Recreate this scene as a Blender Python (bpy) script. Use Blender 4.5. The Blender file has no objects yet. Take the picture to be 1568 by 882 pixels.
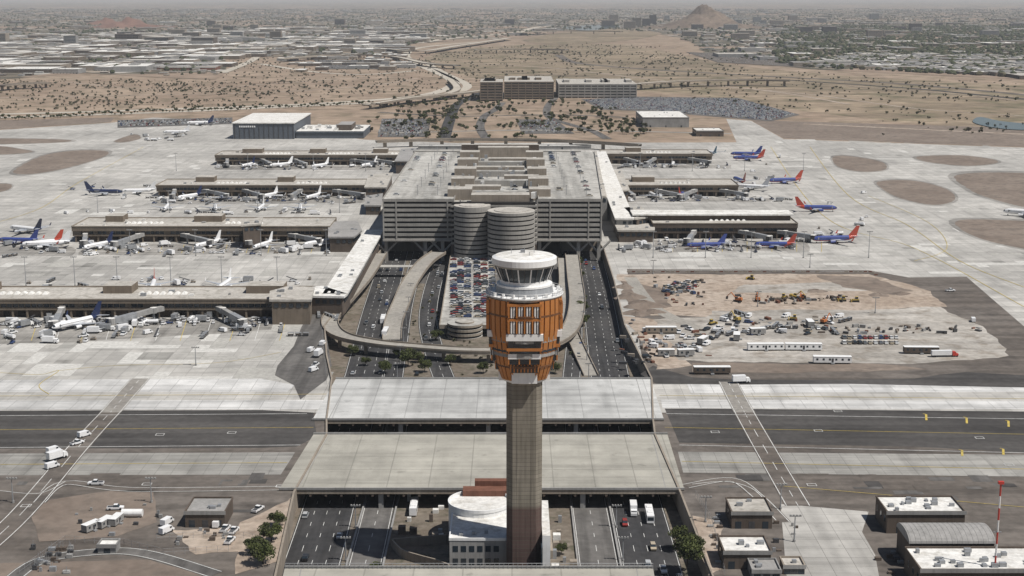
import bpy, math, random
from mathutils import Vector, Matrix, geometry
random.seed(7)
R=random.random
U=random.uniform
scene=bpy.context.scene
# ------------------------------------------------------------------ camera calibration / ground survey
F=2200.; CX=784.; CY=441.
TH=math.atan((CY+6)/F); CH=173.
def G(px,py,z=0.):
    """ground survey: world position of a surveyed point standing at height z"""
    u=(px-CX)/F; v=(py-CY)/F
    t=(CH-z)/(math.sin(TH)+v*math.cos(TH))
    return Vector((u*t,(math.cos(TH)-v*math.sin(TH))*t,z))
def GP(l,z=0.): return [tuple(G(a,b,z)[:2]) for a,b in l]
def ZP(d,py): return CH-d*math.tan(TH+math.atan((py-CY)/F))

# ------------------------------------------------------------------ materials
class NT:
    def __init__(s,name):
        s.m=bpy.data.materials.new(name); s.m.use_nodes=True
        s.t=s.m.node_tree; s.b=s.t.nodes['Principled BSDF']
    def n(s,t,**k):
        x=s.t.nodes.new(t)
        for a,b in k.items(): setattr(x,a,b)
        return x
    def l(s,a,b): s.t.links.new(a,b)
    def pos(s,sc=(1,1,1),rot=0,obj=False):
        if obj:
            g=s.n('ShaderNodeTexCoord').outputs['Object']
        else: g=s.n('ShaderNodeNewGeometry').outputs['Position']
        mp=s.n('ShaderNodeMapping'); mp.inputs['Scale'].default_value=sc; mp.inputs['Rotation'].default_value=(0,0,rot)
        s.l(g,mp.inputs['Vector']); return mp.outputs[0]
    def noise(s,vec,scale,det=4,lo=.35,hi=.65,a=0.,b=1.,rough=.55):
        x=s.n('ShaderNodeTexNoise'); x.inputs['Scale'].default_value=scale; x.inputs['Detail'].default_value=det; x.inputs['Roughness'].default_value=rough
        s.l(vec,x.inputs['Vector'])
        r=s.n('ShaderNodeMapRange'); r.inputs[1].default_value=lo; r.inputs[2].default_value=hi; r.inputs[3].default_value=a; r.inputs[4].default_value=b
        s.l(x.outputs[0],r.inputs[0]); return r.outputs[0]
    def mix(s,fac,a,b,mode='MIX'):
        x=s.n('ShaderNodeMix',data_type='RGBA',blend_type=mode)
        for sock,val in ((x.inputs[0],fac),(x.inputs[6],a),(x.inputs[7],b)):
            if isinstance(val,(int,float)): sock.default_value=val
            elif isinstance(val,tuple): sock.default_value=(*val,1)
            else: s.l(val,sock)
        return x.outputs[2]
    def gray(s,v):
        c=s.n('ShaderNodeCombineColor')
        for i in range(3): s.l(v,c.inputs[i])
        return c.outputs[0]
    def out(s,col,rough=.8):
        if isinstance(col,tuple): s.b.inputs['Base Color'].default_value=(*col,1)
        else: s.l(col,s.b.inputs['Base Color'])
        s.b.inputs['Roughness'].default_value=rough
        s.b.inputs['Specular IOR Level'].default_value=.2 if rough>.6 else .5
        return s.m
def sc(c,k): return tuple(x*k for x in c)

def m_concrete(name,col,joint=7.6,streak=.8,blot=.82,var=1.,mort=.62):
    s=NT(name); p=s.pos()
    br=s.n('ShaderNodeTexBrick'); br.offset=0; br.squash=1
    s.l(p,br.inputs['Vector'])
    br.inputs['Color1'].default_value=(*sc(col,1+.06*var),1); br.inputs['Color2'].default_value=(*sc(col,1-.1*var),1); br.inputs['Mortar'].default_value=(*sc(col,mort),1)
    br.inputs['Scale'].default_value=1/joint; br.inputs['Mortar Size'].default_value=.016
    br.inputs['Brick Width'].default_value=1; br.inputs['Row Height'].default_value=1; br.inputs['Bias'].default_value=0
    c=br.outputs['Color']
    c=s.mix(1.,c,s.gray(s.noise(p,.009,5,.36,.62,blot,1.1)),'MULTIPLY')
    c=s.mix(1.,c,s.gray(s.noise(p,.07,7,.35,.62,.82,1.06,.65)),'MULTIPLY')
    st=s.noise(s.pos((.006,.16,1)),1.,5,.47,.68,1.0,streak)
    c=s.mix(1.,c,s.gray(st),'MULTIPLY')
    st=s.noise(s.pos((.14,.010,1)),1.,5,.52,.7,1.0,streak+.02)
    c=s.mix(1.,c,s.gray(st),'MULTIPLY')
    st=s.noise(s.pos((.02,.2,1),rot=.6),1.,5,.56,.7,1.0,streak+.04)
    c=s.mix(1.,c,s.gray(st),'MULTIPLY')
    oil=s.noise(p,.16,3,.64,.74,0,.5)
    c=s.mix(oil,c,sc(col,.42))
    return s.out(c,.85)
def m_ground(name,c1,c2,c3=None,s1=.02,s2=.3,streak=None,rough=.95,amp=.2):
    s=NT(name); p=s.pos()
    c=s.mix(s.noise(p,s1,6,.38,.62,rough=.62),c1,c2)
    if c3: c=s.mix(s.noise(p,s1*4.3,6,.5,.64,0,.85,.62),c,c3)
    c=s.mix(1.,c,s.gray(s.noise(p,s2,5,.3,.7,1-amp,1+amp*.7)),'MULTIPLY')
    if streak:
        c=s.mix(1.,c,s.gray(s.noise(s.pos(streak),1.,4,.42,.62,1.1,.76)),'MULTIPLY')
    return s.out(c,rough)
def m_plain(name,col,rough=.6,var=.14,scale=.35,metal=0,obj=True):
    s=NT(name); p=s.pos(obj=obj)
    c=s.mix(1.,col,s.gray(s.noise(p,scale,5,.3,.7,1-var,1+var*.5)),'MULTIPLY')
    c=s.mix(1.,c,s.gray(s.noise(s.pos((1.5,1.5,.12),obj=obj),.8,4,.45,.7,1.,1-var)),'MULTIPLY')
    s.b.inputs['Metallic'].default_value=metal
    return s.out(c,rough)
CON=m_concrete('apron_concrete',(.465,.45,.42),blot=.78)
CONP=m_ground('concrete_patch_dark',(.35,.34,.315),(.41,.40,.37),s1=.05,s2=.5)
CONQ=m_ground('concrete_patch_pale',(.55,.54,.51),(.50,.49,.46),s1=.05,s2=.5)
CONS=m_concrete('gate_concrete_stained',(.33,.315,.29),streak=.68,blot=.7)
CONL=m_concrete('taxiway_concrete_pale',(.58,.575,.56),joint=9,streak=.78,blot=.82)
CONM=m_concrete('taxiway_concrete',(.35,.34,.315),joint=6,streak=.72)
DECK=m_concrete('bridge_deck_concrete',(.375,.36,.315),joint=15,streak=.84,blot=.88,var=.5,mort=.75)
DECKL=m_concrete('bridge_deck_concrete_pale',(.52,.52,.505),joint=15,streak=.76,blot=.8,var=.6,mort=.75)
ASPD=m_ground('taxiway_asphalt',(.055,.052,.050),(.083,.078,.074),s1=.02,streak=(.004,.12,1))
ASP=m_ground('road_asphalt',(.042,.042,.044),(.065,.063,.062),s1=.03,streak=(.25,.01,1))
ASPG=m_ground('old_asphalt',(.095,.09,.086),(.14,.133,.125),s1=.03,streak=(.25,.01,1))
SHO=m_ground('shoulder_asphalt',(.122,.105,.091),(.16,.142,.126),(.095,.083,.074),s1=.012,streak=(.01,.12,1))
ROADM=m_ground('worn_service_asphalt',(.235,.22,.20),(.28,.265,.24),s1=.05,s2=.4)
SOIL=m_ground('desert_soil',(.245,.182,.135),(.335,.26,.195),(.165,.135,.092),s1=.005,s2=.03,amp=.28)
SOILD=m_ground('infield_soil',(.175,.14,.115),(.225,.185,.153),(.14,.117,.098),s1=.02,s2=.2)
SOILT=m_ground('construction_soil',(.33,.265,.21),(.42,.355,.295),(.235,.185,.145),s1=.03,s2=.3,amp=.25)
YARD=m_ground('yard_gravel',(.35,.325,.29),(.42,.395,.36),(.25,.22,.185),s1=.02,s2=.3,amp=.22,streak=(.01,.08,1))
RIVER=m_ground('river_sand',(.30,.235,.17),(.20,.16,.11),(.125,.115,.068),s1=.003,s2=.03,streak=(.0015,.012,1),amp=.3)
SCRUB=m_ground('trench_soil',(.14,.115,.09),(.19,.165,.135),(.085,.08,.055),s1=.05,s2=.4)
ROADC=m_ground('road_concrete',(.27,.255,.23),(.33,.31,.275),s1=.03,s2=.5)
ROADL=m_ground('road_pale',(.40,.365,.305),(.47,.43,.37),s1=.01,s2=.5)
WHITE=m_plain('white_paint',(.78,.78,.77),.5,.08)
MARKW=m_ground('marking_white',(.66,.66,.64),(.5,.5,.48),s1=.2,s2=1)
MARKY=m_ground('marking_yellow',(.55,.41,.09),(.42,.34,.12),s1=.2,s2=1)
ROOFW=m_ground('white_roof',(.72,.71,.68),(.62,.61,.58),(.47,.45,.41),s1=.05,s2=.6)
ROOFT=m_ground('tan_roof',(.47,.445,.405),(.39,.37,.335),(.29,.27,.235),s1=.05,s2=.6)
ROOFG=m_ground('gray_roof',(.26,.255,.245),(.32,.31,.30),s1=.05,s2=.6)
WALL=m_plain('tan_concrete_wall',(.29,.25,.205),.85,.2,.12)
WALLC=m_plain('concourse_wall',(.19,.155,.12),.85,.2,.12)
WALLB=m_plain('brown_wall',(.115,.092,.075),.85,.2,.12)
WALLG=m_plain('gray_wall',(.30,.295,.285),.85,.2,.12)
SPAN=m_plain('garage_spandrel',(.33,.315,.29),.85,.2,.1)
PARK=m_ground('garage_deck',(.44,.43,.40),(.36,.35,.325),(.27,.26,.24),s1=.03,s2=.4,streak=(.12,.006,1))
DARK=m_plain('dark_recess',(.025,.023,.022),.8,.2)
RUST=m_plain('copper_panel',(.50,.205,.06),.32,.08,.2,.3)
RUSTD=m_plain('copper_panel_dark',(.14,.06,.024),.5,.15,.5)
RUSTB=m_plain('rust_brick',(.18,.085,.058),.8,.25,.3)
SLATE=m_plain('slate_wall',(.09,.105,.125),.6,.15)
METAL=m_plain('gray_metal',(.34,.35,.36),.45,.15,.5,.3)
MDARK=m_plain('dark_metal',(.06,.06,.063),.5,.2)
TIRE=m_plain('tire_rubber',(.025,.025,.026),.8,.1)
BARK=m_plain('bark',(.10,.075,.055),.9,.2)
ORANGE=m_plain('orange_paint',(.5,.17,.05),.5,.2)
YEL=m_plain('yellow_paint',(.5,.36,.08),.5,.2)
RED=m_plain('red_paint',(.5,.05,.035),.5,.12)
_s=NT('dark_glass'); GLASS=_s.out((.025,.035,.045),.12)
_s=NT('water'); WATER=_s.out((.05,.08,.10),.1)
def m_leaf(name,a,b):
    s=NT(name); p=s.pos()
    c=s.mix(s.noise(p,.5,3,.3,.7),a,b)
    return s.out(c,.85)
LEAF=m_leaf('foliage',(.045,.060,.02),(.11,.122,.045))
LEAFD=m_leaf('foliage_dark',(.030,.038,.018),(.068,.074,.034))
LEAFB=m_leaf('desert_brush',(.08,.075,.042),(.14,.125,.08))
def m_shaft():
    s=NT('tower_shaft_concrete'); p=s.pos()
    sx=s.n('ShaderNodeSeparateXYZ'); s.l(p,sx.inputs[0])
    w=s.n('ShaderNodeMath',operation='MULTIPLY'); s.l(sx.outputs[2],w.inputs[0]); w.inputs[1].default_value=1/1.35
    fr=s.n('ShaderNodeMath',operation='FRACT'); s.l(w.outputs[0],fr.inputs[0])
    lt=s.n('ShaderNodeMath',operation='LESS_THAN'); s.l(fr.outputs[0],lt.inputs[0]); lt.inputs[1].default_value=.09
    fl=s.n('ShaderNodeMath',operation='FLOOR'); s.l(w.outputs[0],fl.inputs[0])
    wn=s.n('ShaderNodeTexWhiteNoise',noise_dimensions='1D'); s.l(fl.outputs[0],wn.inputs['W'])
    rr=s.n('ShaderNodeMapRange'); rr.inputs[3].default_value=.9; rr.inputs[4].default_value=1.05; s.l(wn.outputs[0],rr.inputs[0])
    c=s.mix(s.noise(p,.12,5,.35,.65),(.20,.18,.145),(.255,.23,.19))
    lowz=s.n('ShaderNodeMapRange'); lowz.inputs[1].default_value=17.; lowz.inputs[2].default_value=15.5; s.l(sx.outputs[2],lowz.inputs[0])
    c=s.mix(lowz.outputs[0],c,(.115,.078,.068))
    c=s.mix(1.,c,s.gray(rr.outputs[0]),'MULTIPLY')
    c=s.mix(lt.outputs[0],c,(.12,.105,.085))
    c=s.mix(1.,c,s.gray(s.noise(s.pos((1.2,1.2,.06)),1.,5,.42,.7,1.05,.72)),'MULTIPLY')
    return s.out(c,.9)
SHAFT=m_shaft()
def m_city():
    s=NT('city_ground'); p=s.pos()
    v=s.n('ShaderNodeTexVoronoi'); v.inputs['Scale'].default_value=1/60.; s.l(p,v.inputs['Vector'])
    sep=s.n('ShaderNodeSeparateColor'); s.l(v.outputs['Color'],sep.inputs[0])
    cr=s.n('ShaderNodeValToRGB'); s.l(sep.outputs[0],cr.inputs[0])
    e=cr.color_ramp; e.interpolation='CONSTANT'
    e.elements[0].color=(.07,.066,.046,1); e.elements[1].position=.92; e.elements[1].color=(.48,.455,.42,1)
    for po,co in ((.28,(.135,.115,.09)),(.46,(.225,.185,.145)),(.66,(.085,.08,.06)),(.75,(.29,.245,.195))):
        q=e.elements.new(po); q.color=(*co,1)
    v2=s.n('ShaderNodeTexVoronoi'); v2.inputs['Scale'].default_value=1/420.; s.l(p,v2.inputs['Vector'])
    sp2=s.n('ShaderNodeSeparateColor'); s.l(v2.outputs['Color'],sp2.inputs[0])
    gt=s.n('ShaderNodeMath',operation='GREATER_THAN'); s.l(sp2.outputs[1],gt.inputs[0]); gt.inputs[1].default_value=.74
    c=s.mix(s.noise(p,.0012,5,.42,.6,0,.45),cr.outputs[0],(.10,.09,.062))
    c=s.mix(gt.outputs[0],c,(.27,.205,.155))
    c=s.mix(1.,c,s.gray(s.noise(p,.02,5,.3,.7,.7,1.2)),'MULTIPLY')
    return s.out(c,.95)
CITY=m_city()

# ------------------------------------------------------------------ mesh builder
class MB:
    def __init__(s): s.v=[];s.f=[];s.m=[];s.mats=[];s.M=None
    def mi(s,mat):
        if mat not in s.mats: s.mats.append(mat)
        return s.mats.index(mat)
    def add(s,vs,fs,mat):
        o=len(s.v)
        if s.M is not None: vs=[tuple(s.M@Vector(v)) for v in vs]
        s.v.extend(vs)
        if isinstance(mat,list): 
            for f,m in zip(fs,mat): s.f.append([i+o for i in f]); s.m.append(s.mi(m))
        else:
            k=s.mi(mat)
            for f in fs: s.f.append([i+o for i in f]); s.m.append(k)
    def box(s,x0,x1,y0,y1,z0,z1,mat,top=None):
        v=[(x0,y0,z0),(x1,y0,z0),(x1,y1,z0),(x0,y1,z0),(x0,y0,z1),(x1,y0,z1),(x1,y1,z1),(x0,y1,z1)]
        f=[(3,2,1,0),(4,5,6,7),(0,1,5,4),(1,2,6,5),(2,3,7,6),(3,0,4,7)]
        s.add(v,f,[mat,top or mat,mat,mat,mat,mat])
    def taper(s,b,z0,t,z1,mat,top=None):
        v=[(b[0],b[2],z0),(b[1],b[2],z0),(b[1],b[3],z0),(b[0],b[3],z0),(t[0],t[2],z1),(t[1],t[2],z1),(t[1],t[3],z1),(t[0],t[3],z1)]
        f=[(3,2,1,0),(4,5,6,7),(0,1,5,4),(1,2,6,5),(2,3,7,6),(3,0,4,7)]
        s.add(v,f,[mat,top or mat,mat,mat,mat,mat])
    def obox(s,cx,cy,lx,ly,z0,z1,ang,mat,top=None):
        c,n=math.cos(ang),math.sin(ang)
        q=[(cx+c*a-n*b,cy+n*a+c*b) for a,b in ((-lx/2,-ly/2),(lx/2,-ly/2),(lx/2,ly/2),(-lx/2,ly/2))]
        s.prism(q,z0,z1,mat,top)
    def prism(s,poly,z0,z1,mat,top=None):
        n=len(poly)
        a=sum(poly[i][0]*poly[(i+1)%n][1]-poly[(i+1)%n][0]*poly[i][1] for i in range(n))
        if a<0: poly=poly[::-1]
        v=[(x,y,z0) for x,y in poly]+[(x,y,z1) for x,y in poly]
        f=[tuple(range(n-1,-1,-1)),tuple(range(n,2*n))]+[(i,(i+1)%n,(i+1)%n+n,i+n) for i in range(n)]
        s.add(v,f,[mat,top or mat]+[mat]*n)
    def sheet(s,poly,z,mat,holes=()):
        loops=[[Vector((x,y,0)) for x,y in poly]]+[[Vector((x,y,0)) for x,y in h] for h in holes]
        tris=geometry.tessellate_polygon(loops)
        pts=[p for l in loops for p in l]
        fs=[]
        for t in tris:
            a,b,c=[pts[i] for i in t]
            cr=(b.x-a.x)*(c.y-a.y)-(b.y-a.y)*(c.x-a.x)
            if abs(cr)<1e-9: continue
            fs.append(tuple(t) if cr>0 else tuple(t[::-1]))
        s.add([(p.x,p.y,z) for p in pts],fs,mat)
    def cyl(s,cx,cy,r0,r1,z0,z1,n,mat,top=None,ph=0,cap=True,ry=1):
        v=[(cx+r0*math.cos(ph+6.28319*i/n),cy+ry*r0*math.sin(ph+6.28319*i/n),z0) for i in range(n)]
        v+=[(cx+r1*math.cos(ph+6.28319*i/n),cy+ry*r1*math.sin(ph+6.28319*i/n),z1) for i in range(n)]
        f=[(i,(i+1)%n,(i+1)%n+n,i+n) for i in range(n)]; m=[mat]*n
        if cap: f+=[tuple(range(n-1,-1,-1)),tuple(range(n,2*n))]; m+=[mat,top or mat]
        s.add(v,f,m)
    def tube(s,p0,p1,r,mat,n=6,r1=None):
        p0=Vector(p0);p1=Vector(p1);d=(p1-p0)
        if d.length<1e-6:return
        q=d.to_track_quat('Z','Y'); r1=r if r1 is None else r1
        v=[tuple(p0+q@Vector((r*math.cos(6.28319*i/n),r*math.sin(6.28319*i/n),0))) for i in range(n)]
        v+=[tuple(p1+q@Vector((r1*math.cos(6.28319*i/n),r1*math.sin(6.28319*i/n),0))) for i in range(n)]
        s.add(v,[(i,(i+1)%n,(i+1)%n+n,i+n) for i in range(n)]+[tuple(range(n-1,-1,-1)),tuple(range(n,2*n))],mat)
    def ribbon(s,pts,w,mat,z=None,thick=0,par=None,parh=1.0,parmat=None):
        P=[Vector(p) if len(p)==3 else Vector((p[0],p[1],z)) for p in pts]
        if z is not None:
            for p in P: p.z=z
        L=[];Rr=[]
        for i,p in enumerate(P):
            a=P[max(0,i-1)];b=P[min(len(P)-1,i+1)]
            d=(b-a);d.z=0
            if d.length>0: d.normalize()
            nrm=Vector((-d.y,d.x,0))
            L.append(p+nrm*w/2);Rr.append(p-nrm*w/2)
        n=len(P)
        s.add([tuple(x) for x in L+Rr],[(n+i,n+i+1,i+1,i) for i in range(n-1)],mat)
        if thick:
            D=Vector((0,0,-thick))
            s.add([tuple(x) for x in L]+[tuple(x+D) for x in L],[(i,i+1,n+i+1,n+i) for i in range(n-1)],parmat or mat)
            s.add([tuple(x) for x in Rr]+[tuple(x+D) for x in Rr],[(i+1,i,n+i,n+i+1) for i in range(n-1)],parmat or mat)
            s.add([tuple(x+D) for x in L+Rr],[(i,i+1,n+i+1,n+i) for i in range(n-1)],parmat or mat)
        if par:
            for side in (L,Rr):
                s.wall([tuple(x) for x in side],-thick*.0,parh,.35,parmat or mat,rel=True)
    def wall(s,pts,z0,z1,t,mat,rel=False,closed=False):
        P=[Vector(p) if len(p)==3 else Vector((p[0],p[1],0)) for p in pts]
        if closed: P.append(P[0])
        n=len(P);A=[];B=[]
        for i,p in enumerate(P):
            a=P[max(0,i-1)];b=P[min(n-1,i+1)]
            d=(b-a);d.z=0;d.normalize();nr=Vector((-d.y,d.x,0))*t/2
            A.append(p+nr);B.append(p-nr)
        v=[]
        for i in range(n):
            h0=P[i].z+z0 if rel else z0; h1=P[i].z+z1 if rel else z1
            v+=[(A[i].x,A[i].y,h0),(A[i].x,A[i].y,h1),(B[i].x,B[i].y,h1),(B[i].x,B[i].y,h0)]
        f=[]
        for i in range(n-1):
            o=4*i
            for k in range(4): f.append((o+k,o+(k+1)%4,o+4+(k+1)%4,o+4+k))
        f+=[(0,1,2,3),(4*n-1,4*n-2,4*n-3,4*n-4)]
        s.add(v,f,mat)
    def mesh(s,name,smooth=False):
        me=bpy.data.meshes.new(name); me.from_pydata(s.v,[],s.f)
        for m in s.mats: me.materials.append(m)
        me.polygons.foreach_set('material_index',s.m)
        if smooth: me.polygons.foreach_set('use_smooth',[True]*len(s.f))
        me.update(); return me
    def build(s,name,smooth=False):
        return put(s.mesh(name,smooth),name)
def put(me,name,loc=(0,0,0),rot=0,scale=1):
    o=bpy.data.objects.new(name,me); scene.collection.objects.link(o)
    o.location=loc; o.rotation_euler=(0,0,rot)
    o.scale=(scale,)*3 if not isinstance(scale,tuple) else scale
    return o
def smooth(pts,n=6):
    P=[Vector(p) if len(p)==3 else Vector((p[0],p[1],0)) for p in pts]; out=[]
    for i in range(len(P)-1):
        p0=P[max(0,i-1)];p1=P[i];p2=P[i+1];p3=P[min(len(P)-1,i+2)]
        for k in range(n):
            t=k/n
            out.append(.5*((2*p1)+(p2-p0)*t+(2*p0-5*p1+4*p2-p3)*t*t+(3*p1-p0-3*p2+p3)*t**3))
    out.append(P[-1]); return out
def csmooth(poly,n=4):
    P=[Vector((x,y,0)) for x,y in poly]; out=[];m=len(P)
    for i in range(m):
        p0=P[i-1];p1=P[i];p2=P[(i+1)%m];p3=P[(i+2)%m]
        for k in range(n):
            t=k/n
            q=.5*((2*p1)+(p2-p0)*t+(2*p0-5*p1+4*p2-p3)*t*t+(3*p1-p0-3*p2+p3)*t**3)
            out.append((q.x,q.y))
    return out
def rough(poly,amp=2.,step=8.):
    """weathered edge: subdivide a world-space outline and jitter it"""
    o=[];n=len(poly)
    for i in range(n):
        a=Vector(poly[i]);b=Vector(poly[(i+1)%n]);L=(b-a).length;k=max(1,min(60,int(L/step)));d=(b-a)/L if L else a
        nr=Vector((-d.y,d.x)); ph=U(0,6)
        for j in range(k):
            q=a+(b-a)*j/k
            if j: q=q+nr*(amp*.5*math.sin(j*.7+ph)+U(-amp,amp)*.5)
            o.append((q.x,q.y))
    return o
def inpoly(x,y,poly):
    c=False;j=len(poly)-1
    for i in range(len(poly)):
        xi,yi=poly[i];xj,yj=poly[j]
        if (yi>y)!=(yj>y) and x<(xj-xi)*(y-yi)/(yj-yi)+xi: c=not c
        j=i
    return c
def scatter(poly,n,log=False):
    xs=[p[0] for p in poly];ys=[p[1] for p in poly];o=[];k=0
    while len(o)<n and k<n*60:
        k+=1
        if log: y=math.exp(U(math.log(min(ys)),math.log(max(ys))))
        else: y=U(min(ys),max(ys))
        x=U(min(xs),max(xs))
        if inpoly(x,y,poly): o.append((x,y))
    return o

# ------------------------------------------------------------------ ground, trench
TZ=-7.
holepx=[(405,960),(450,757),(500,668),(500,645),(508,582),(500,545),(497,500),(545,440),(584,383),(594,370),(915,370),(925,383),(940,430),(957,500),(998,582),(1000,645),(1003,668),(1042,757),(1120,960)]
HOLE=GP(holepx)
g=MB()
inner=[(-2600,-800),(3000,-800),(3000,3600),(-2600,3600)]
g.sheet(inner,0,SOIL,[HOLE])
X=(-60000,-2600,3000,60000);Y=(-30000,-800,3600,90000)
for i in range(3):
    for j in range(3):
        if (i,j)!=(1,1):
            g.add([(X[i],Y[j],0),(X[i+1],Y[j],0),(X[i+1],Y[j+1],0),(X[i],Y[j+1],0)],[(0,1,2,3)],SOIL)
g.build('ground')
g=MB()
cityL=GP([(-2600,112),(-200,114),(0,122),(130,112),(330,122),(350,88),(600,84),(640,66),(800,58),(900,44),(1010,50),(1060,66),(1090,86),(1240,106),(1568,122),(2300,140),(2300,1),(-900,1)])
g.sheet(rough(cityL,30,150),.6,CITY)
g.build('city_ground')
g=MB()
riv=GP(csmooth([(650,88),(740,72),(950,68),(1080,92),(1240,112),(1600,132),(2100,150),(2100,232),(1568,215),(1400,190),(1230,170),(1100,150),(980,140),(860,128),(740,122),(680,105)],3))
g.sheet(riv,.05,RIVER); 
g.sheet(GP(csmooth([(800,62),(880,48),(960,44),(1010,52),(960,62),(870,68)],3)),.9,RIVER)
g.build('dry_riverbed')
g=MB()
for q in ([(1500,180),(1530,186),(1568,190),(1620,196),(1568,200),(1520,196),(1490,188)],[(860,42),(920,38),(950,41),(900,47)]):
    g.sheet(GP(csmooth(q)),1.0,WATER)
g.build('river_water')

apron_outer=GP([(-1200,215),(0,199),(170,188),(235,180),(340,185),(560,214),(700,219),(1128,218),(1112,182),(1150,185),(1200,213),(1568,226),(2300,245),(2600,632),(999,632),(998,582),(957,500),(940,430),(925,383),(915,370),(594,370),(584,383),(545,440),(497,500),(500,545),(508,582),(503,632),(-1400,632)])
g=MB(); g.sheet(apron_outer,.04,CON); g.build('apron')
# slab repairs on the apron joint grid
g=MB()
J=7.6; used=set()
for k in range(420):
    px,py=random.choice(((U(0,480),U(490,586)),(U(0,560),U(380,425)),(U(0,580),U(306,330)),(U(0,300),U(215,300)),(U(1010,1568),U(370,410)),(U(1240,1568),U(230,420)),(U(1150,1568),U(215,260))))
    p=G(px,py); i=round(p.x/J);j=round(p.y/J)
    w=random.choice((1,1,2,3,1,6));d=random.choice((1,1,2,1,3))
    cells=[(i+a,j+b) for a in range(w) for b in range(d)]
    if any(c in used for c in cells): continue
    used.update(cells)
    g.box(i*J+.08,(i+w)*J-.08,j*J+.08,(j+d)*J-.08,.0,.055,random.choice((CONP,CONP,CONQ,CONQ,CONM)))
g.build('apron_slab_repairs')
g=MB()
for q in ([(-100,489),(415,489),(415,505),(300,512),(120,524),(-100,528)],[(130,373),(520,373),(522,384),(300,390),(120,391)],[(-100,375),(110,378),(110,392),(-100,392)],[(240,303),(560,303),(556,311),(240,313)],[(330,254.5),(625,254.5),(620,260),(330,260)],[(1000,368),(1240,368),(1240,384),(1010,386)],[(940,303),(1180,303),(1180,309),(940,309)],[(920,253),(1120,253),(1120,258),(920,258)]):
    g.sheet(rough(GP(q),3,12),.062,CONS)
g.build('gate_area_pavement')
g=MB()
g.sheet(GP([(-1400,632),(503,632),(500,668),(450,757),(405,960),(-1400,960)]),.06,SHO)
g.sheet(GP([(999,632),(2600,632),(2600,960),(1120,960),(1042,757),(1003,668)]),.06,SHO)
g.sheet(GP([(960,412),(1330,414),(1420,430),(1470,470),(1540,520),(1568,560),(1700,588),(1000,588),(985,560)]),.07,SHO)
g.build('asphalt_shoulder')
g=MB()
g.sheet(GP([(-1400,634),(400,628),(480,632),(485,668),(455,684),(400,686),(-1400,692)]),.10,ASPD)
g.sheet(GP([(1018,626),(1090,626),(2600,640),(2600,712),(1568,693),(1400,684),(1040,678)]),.10,ASPD)
g.build('taxiway_asphalt_lane')
g=MB()
g.sheet(GP([(-1400,700),(452,693),(430,727),(-1400,732)]),.10,CONM)
g.sheet(GP([(1038,692),(2600,706),(2600,742),(1046,724)]),.10,CONM)
g.build('taxiway_concrete_lane')
g=MB()
g.sheet(GP([(-1400,588),(400,580),(452,590),(440,600),(-1400,602)]),.08,CONL)
g.sheet(GP([(-1400,615),(500,613),(488,627),(-1400,628)]),.08,CONL)
g.sheet(GP([(1052,588),(1568,586),(2600,590),(2600,606),(1568,600),(1058,602)]),.08,CONL)
g.sheet(GP([(1012,612),(2600,618),(2600,630),(1014,625)]),.08,CONL)
g.sheet(GP([(1195,772),(1330,784),(1320,815),(1340,850),(1360,960),(1210,960),(1200,830)]),.12,CON)
g.build('pale_concrete_lane')
g=MB()
g.sheet(GP([(460,612),(500,582),(508,560),(497,500),(500,478),(478,478),(462,500),(450,530),(425,560),(421,575),(450,590)]),.12,ASPG)
g.sheet(GP(csmooth([(1005,588),(1000,560),(1060,578),(1200,582),(1400,580),(1480,570),(1700,585),(1700,596),(1300,588)],2)),.09,ASPD)
g.sheet(GP([(1390,425),(1480,424),(1568,500),(1800,640),(1650,640),(1520,530),(1440,465)]),.11,SHO)
g.sheet(GP([(1060,772),(1190,760),(1200,830),(1210,960),(1110,960)]),.09,SHO)
for k in range(34):
    px,py=random.choice(((U(0,380),U(750,870)),(U(1060,1560),U(745,770)),(U(-100,420),U(732,748)),(U(1040,1560),U(732,748))))
    p=G(px,py);w,d=U(3,14),U(2,8); g.sheet(rough([(p.x,p.y),(p.x+w,p.y),(p.x+w,p.y+d),(p.x,p.y+d)],.3,2),.11+k*.001,random.choice((ASPD,ASPG,SHO)))
g.build('service_asphalt')
g=MB()
g.sheet(rough(GP([(945,420),(1330,420),(1425,446),(1450,470),(1200,480),(1100,476),(1090,486),(975,482)]),2.5,7),.13,SOILT)
g.sheet(rough(GP([(955,484),(1010,490),(1040,540),(1060,560),(1005,566),(985,530)]),2.5,7),.13,SOILT)
g.sheet(rough(GP([(1060,556),(1350,558),(1420,566),(1200,572),(1060,570)]),2,7),.132,SOILD)
g.sheet(rough(GP([(1250,422),(1330,424),(1400,446),(1370,452),(1290,440)]),2,6),.15,SOILD)
g.sheet(rough(GP([(950,430),(1010,440),(1030,470),(985,480),(960,460)]),2,6),.15,SOILD)
g.build('construction_dirt')
g=MB()
g.sheet(rough(GP([(1000,490),(1080,486),(1090,476),(1340,474),(1440,470),(1510,505),(1545,545),(1420,556),(1200,556),(1040,552)]),2.5,7),.14,YARD)
g.sheet(rough(GP([(1140,436),(1330,432),(1350,444),(1200,450),(1120,448)]),2.,7),.142,YARD)
g.build('yard_gravel_pad')
g=MB()
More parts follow.
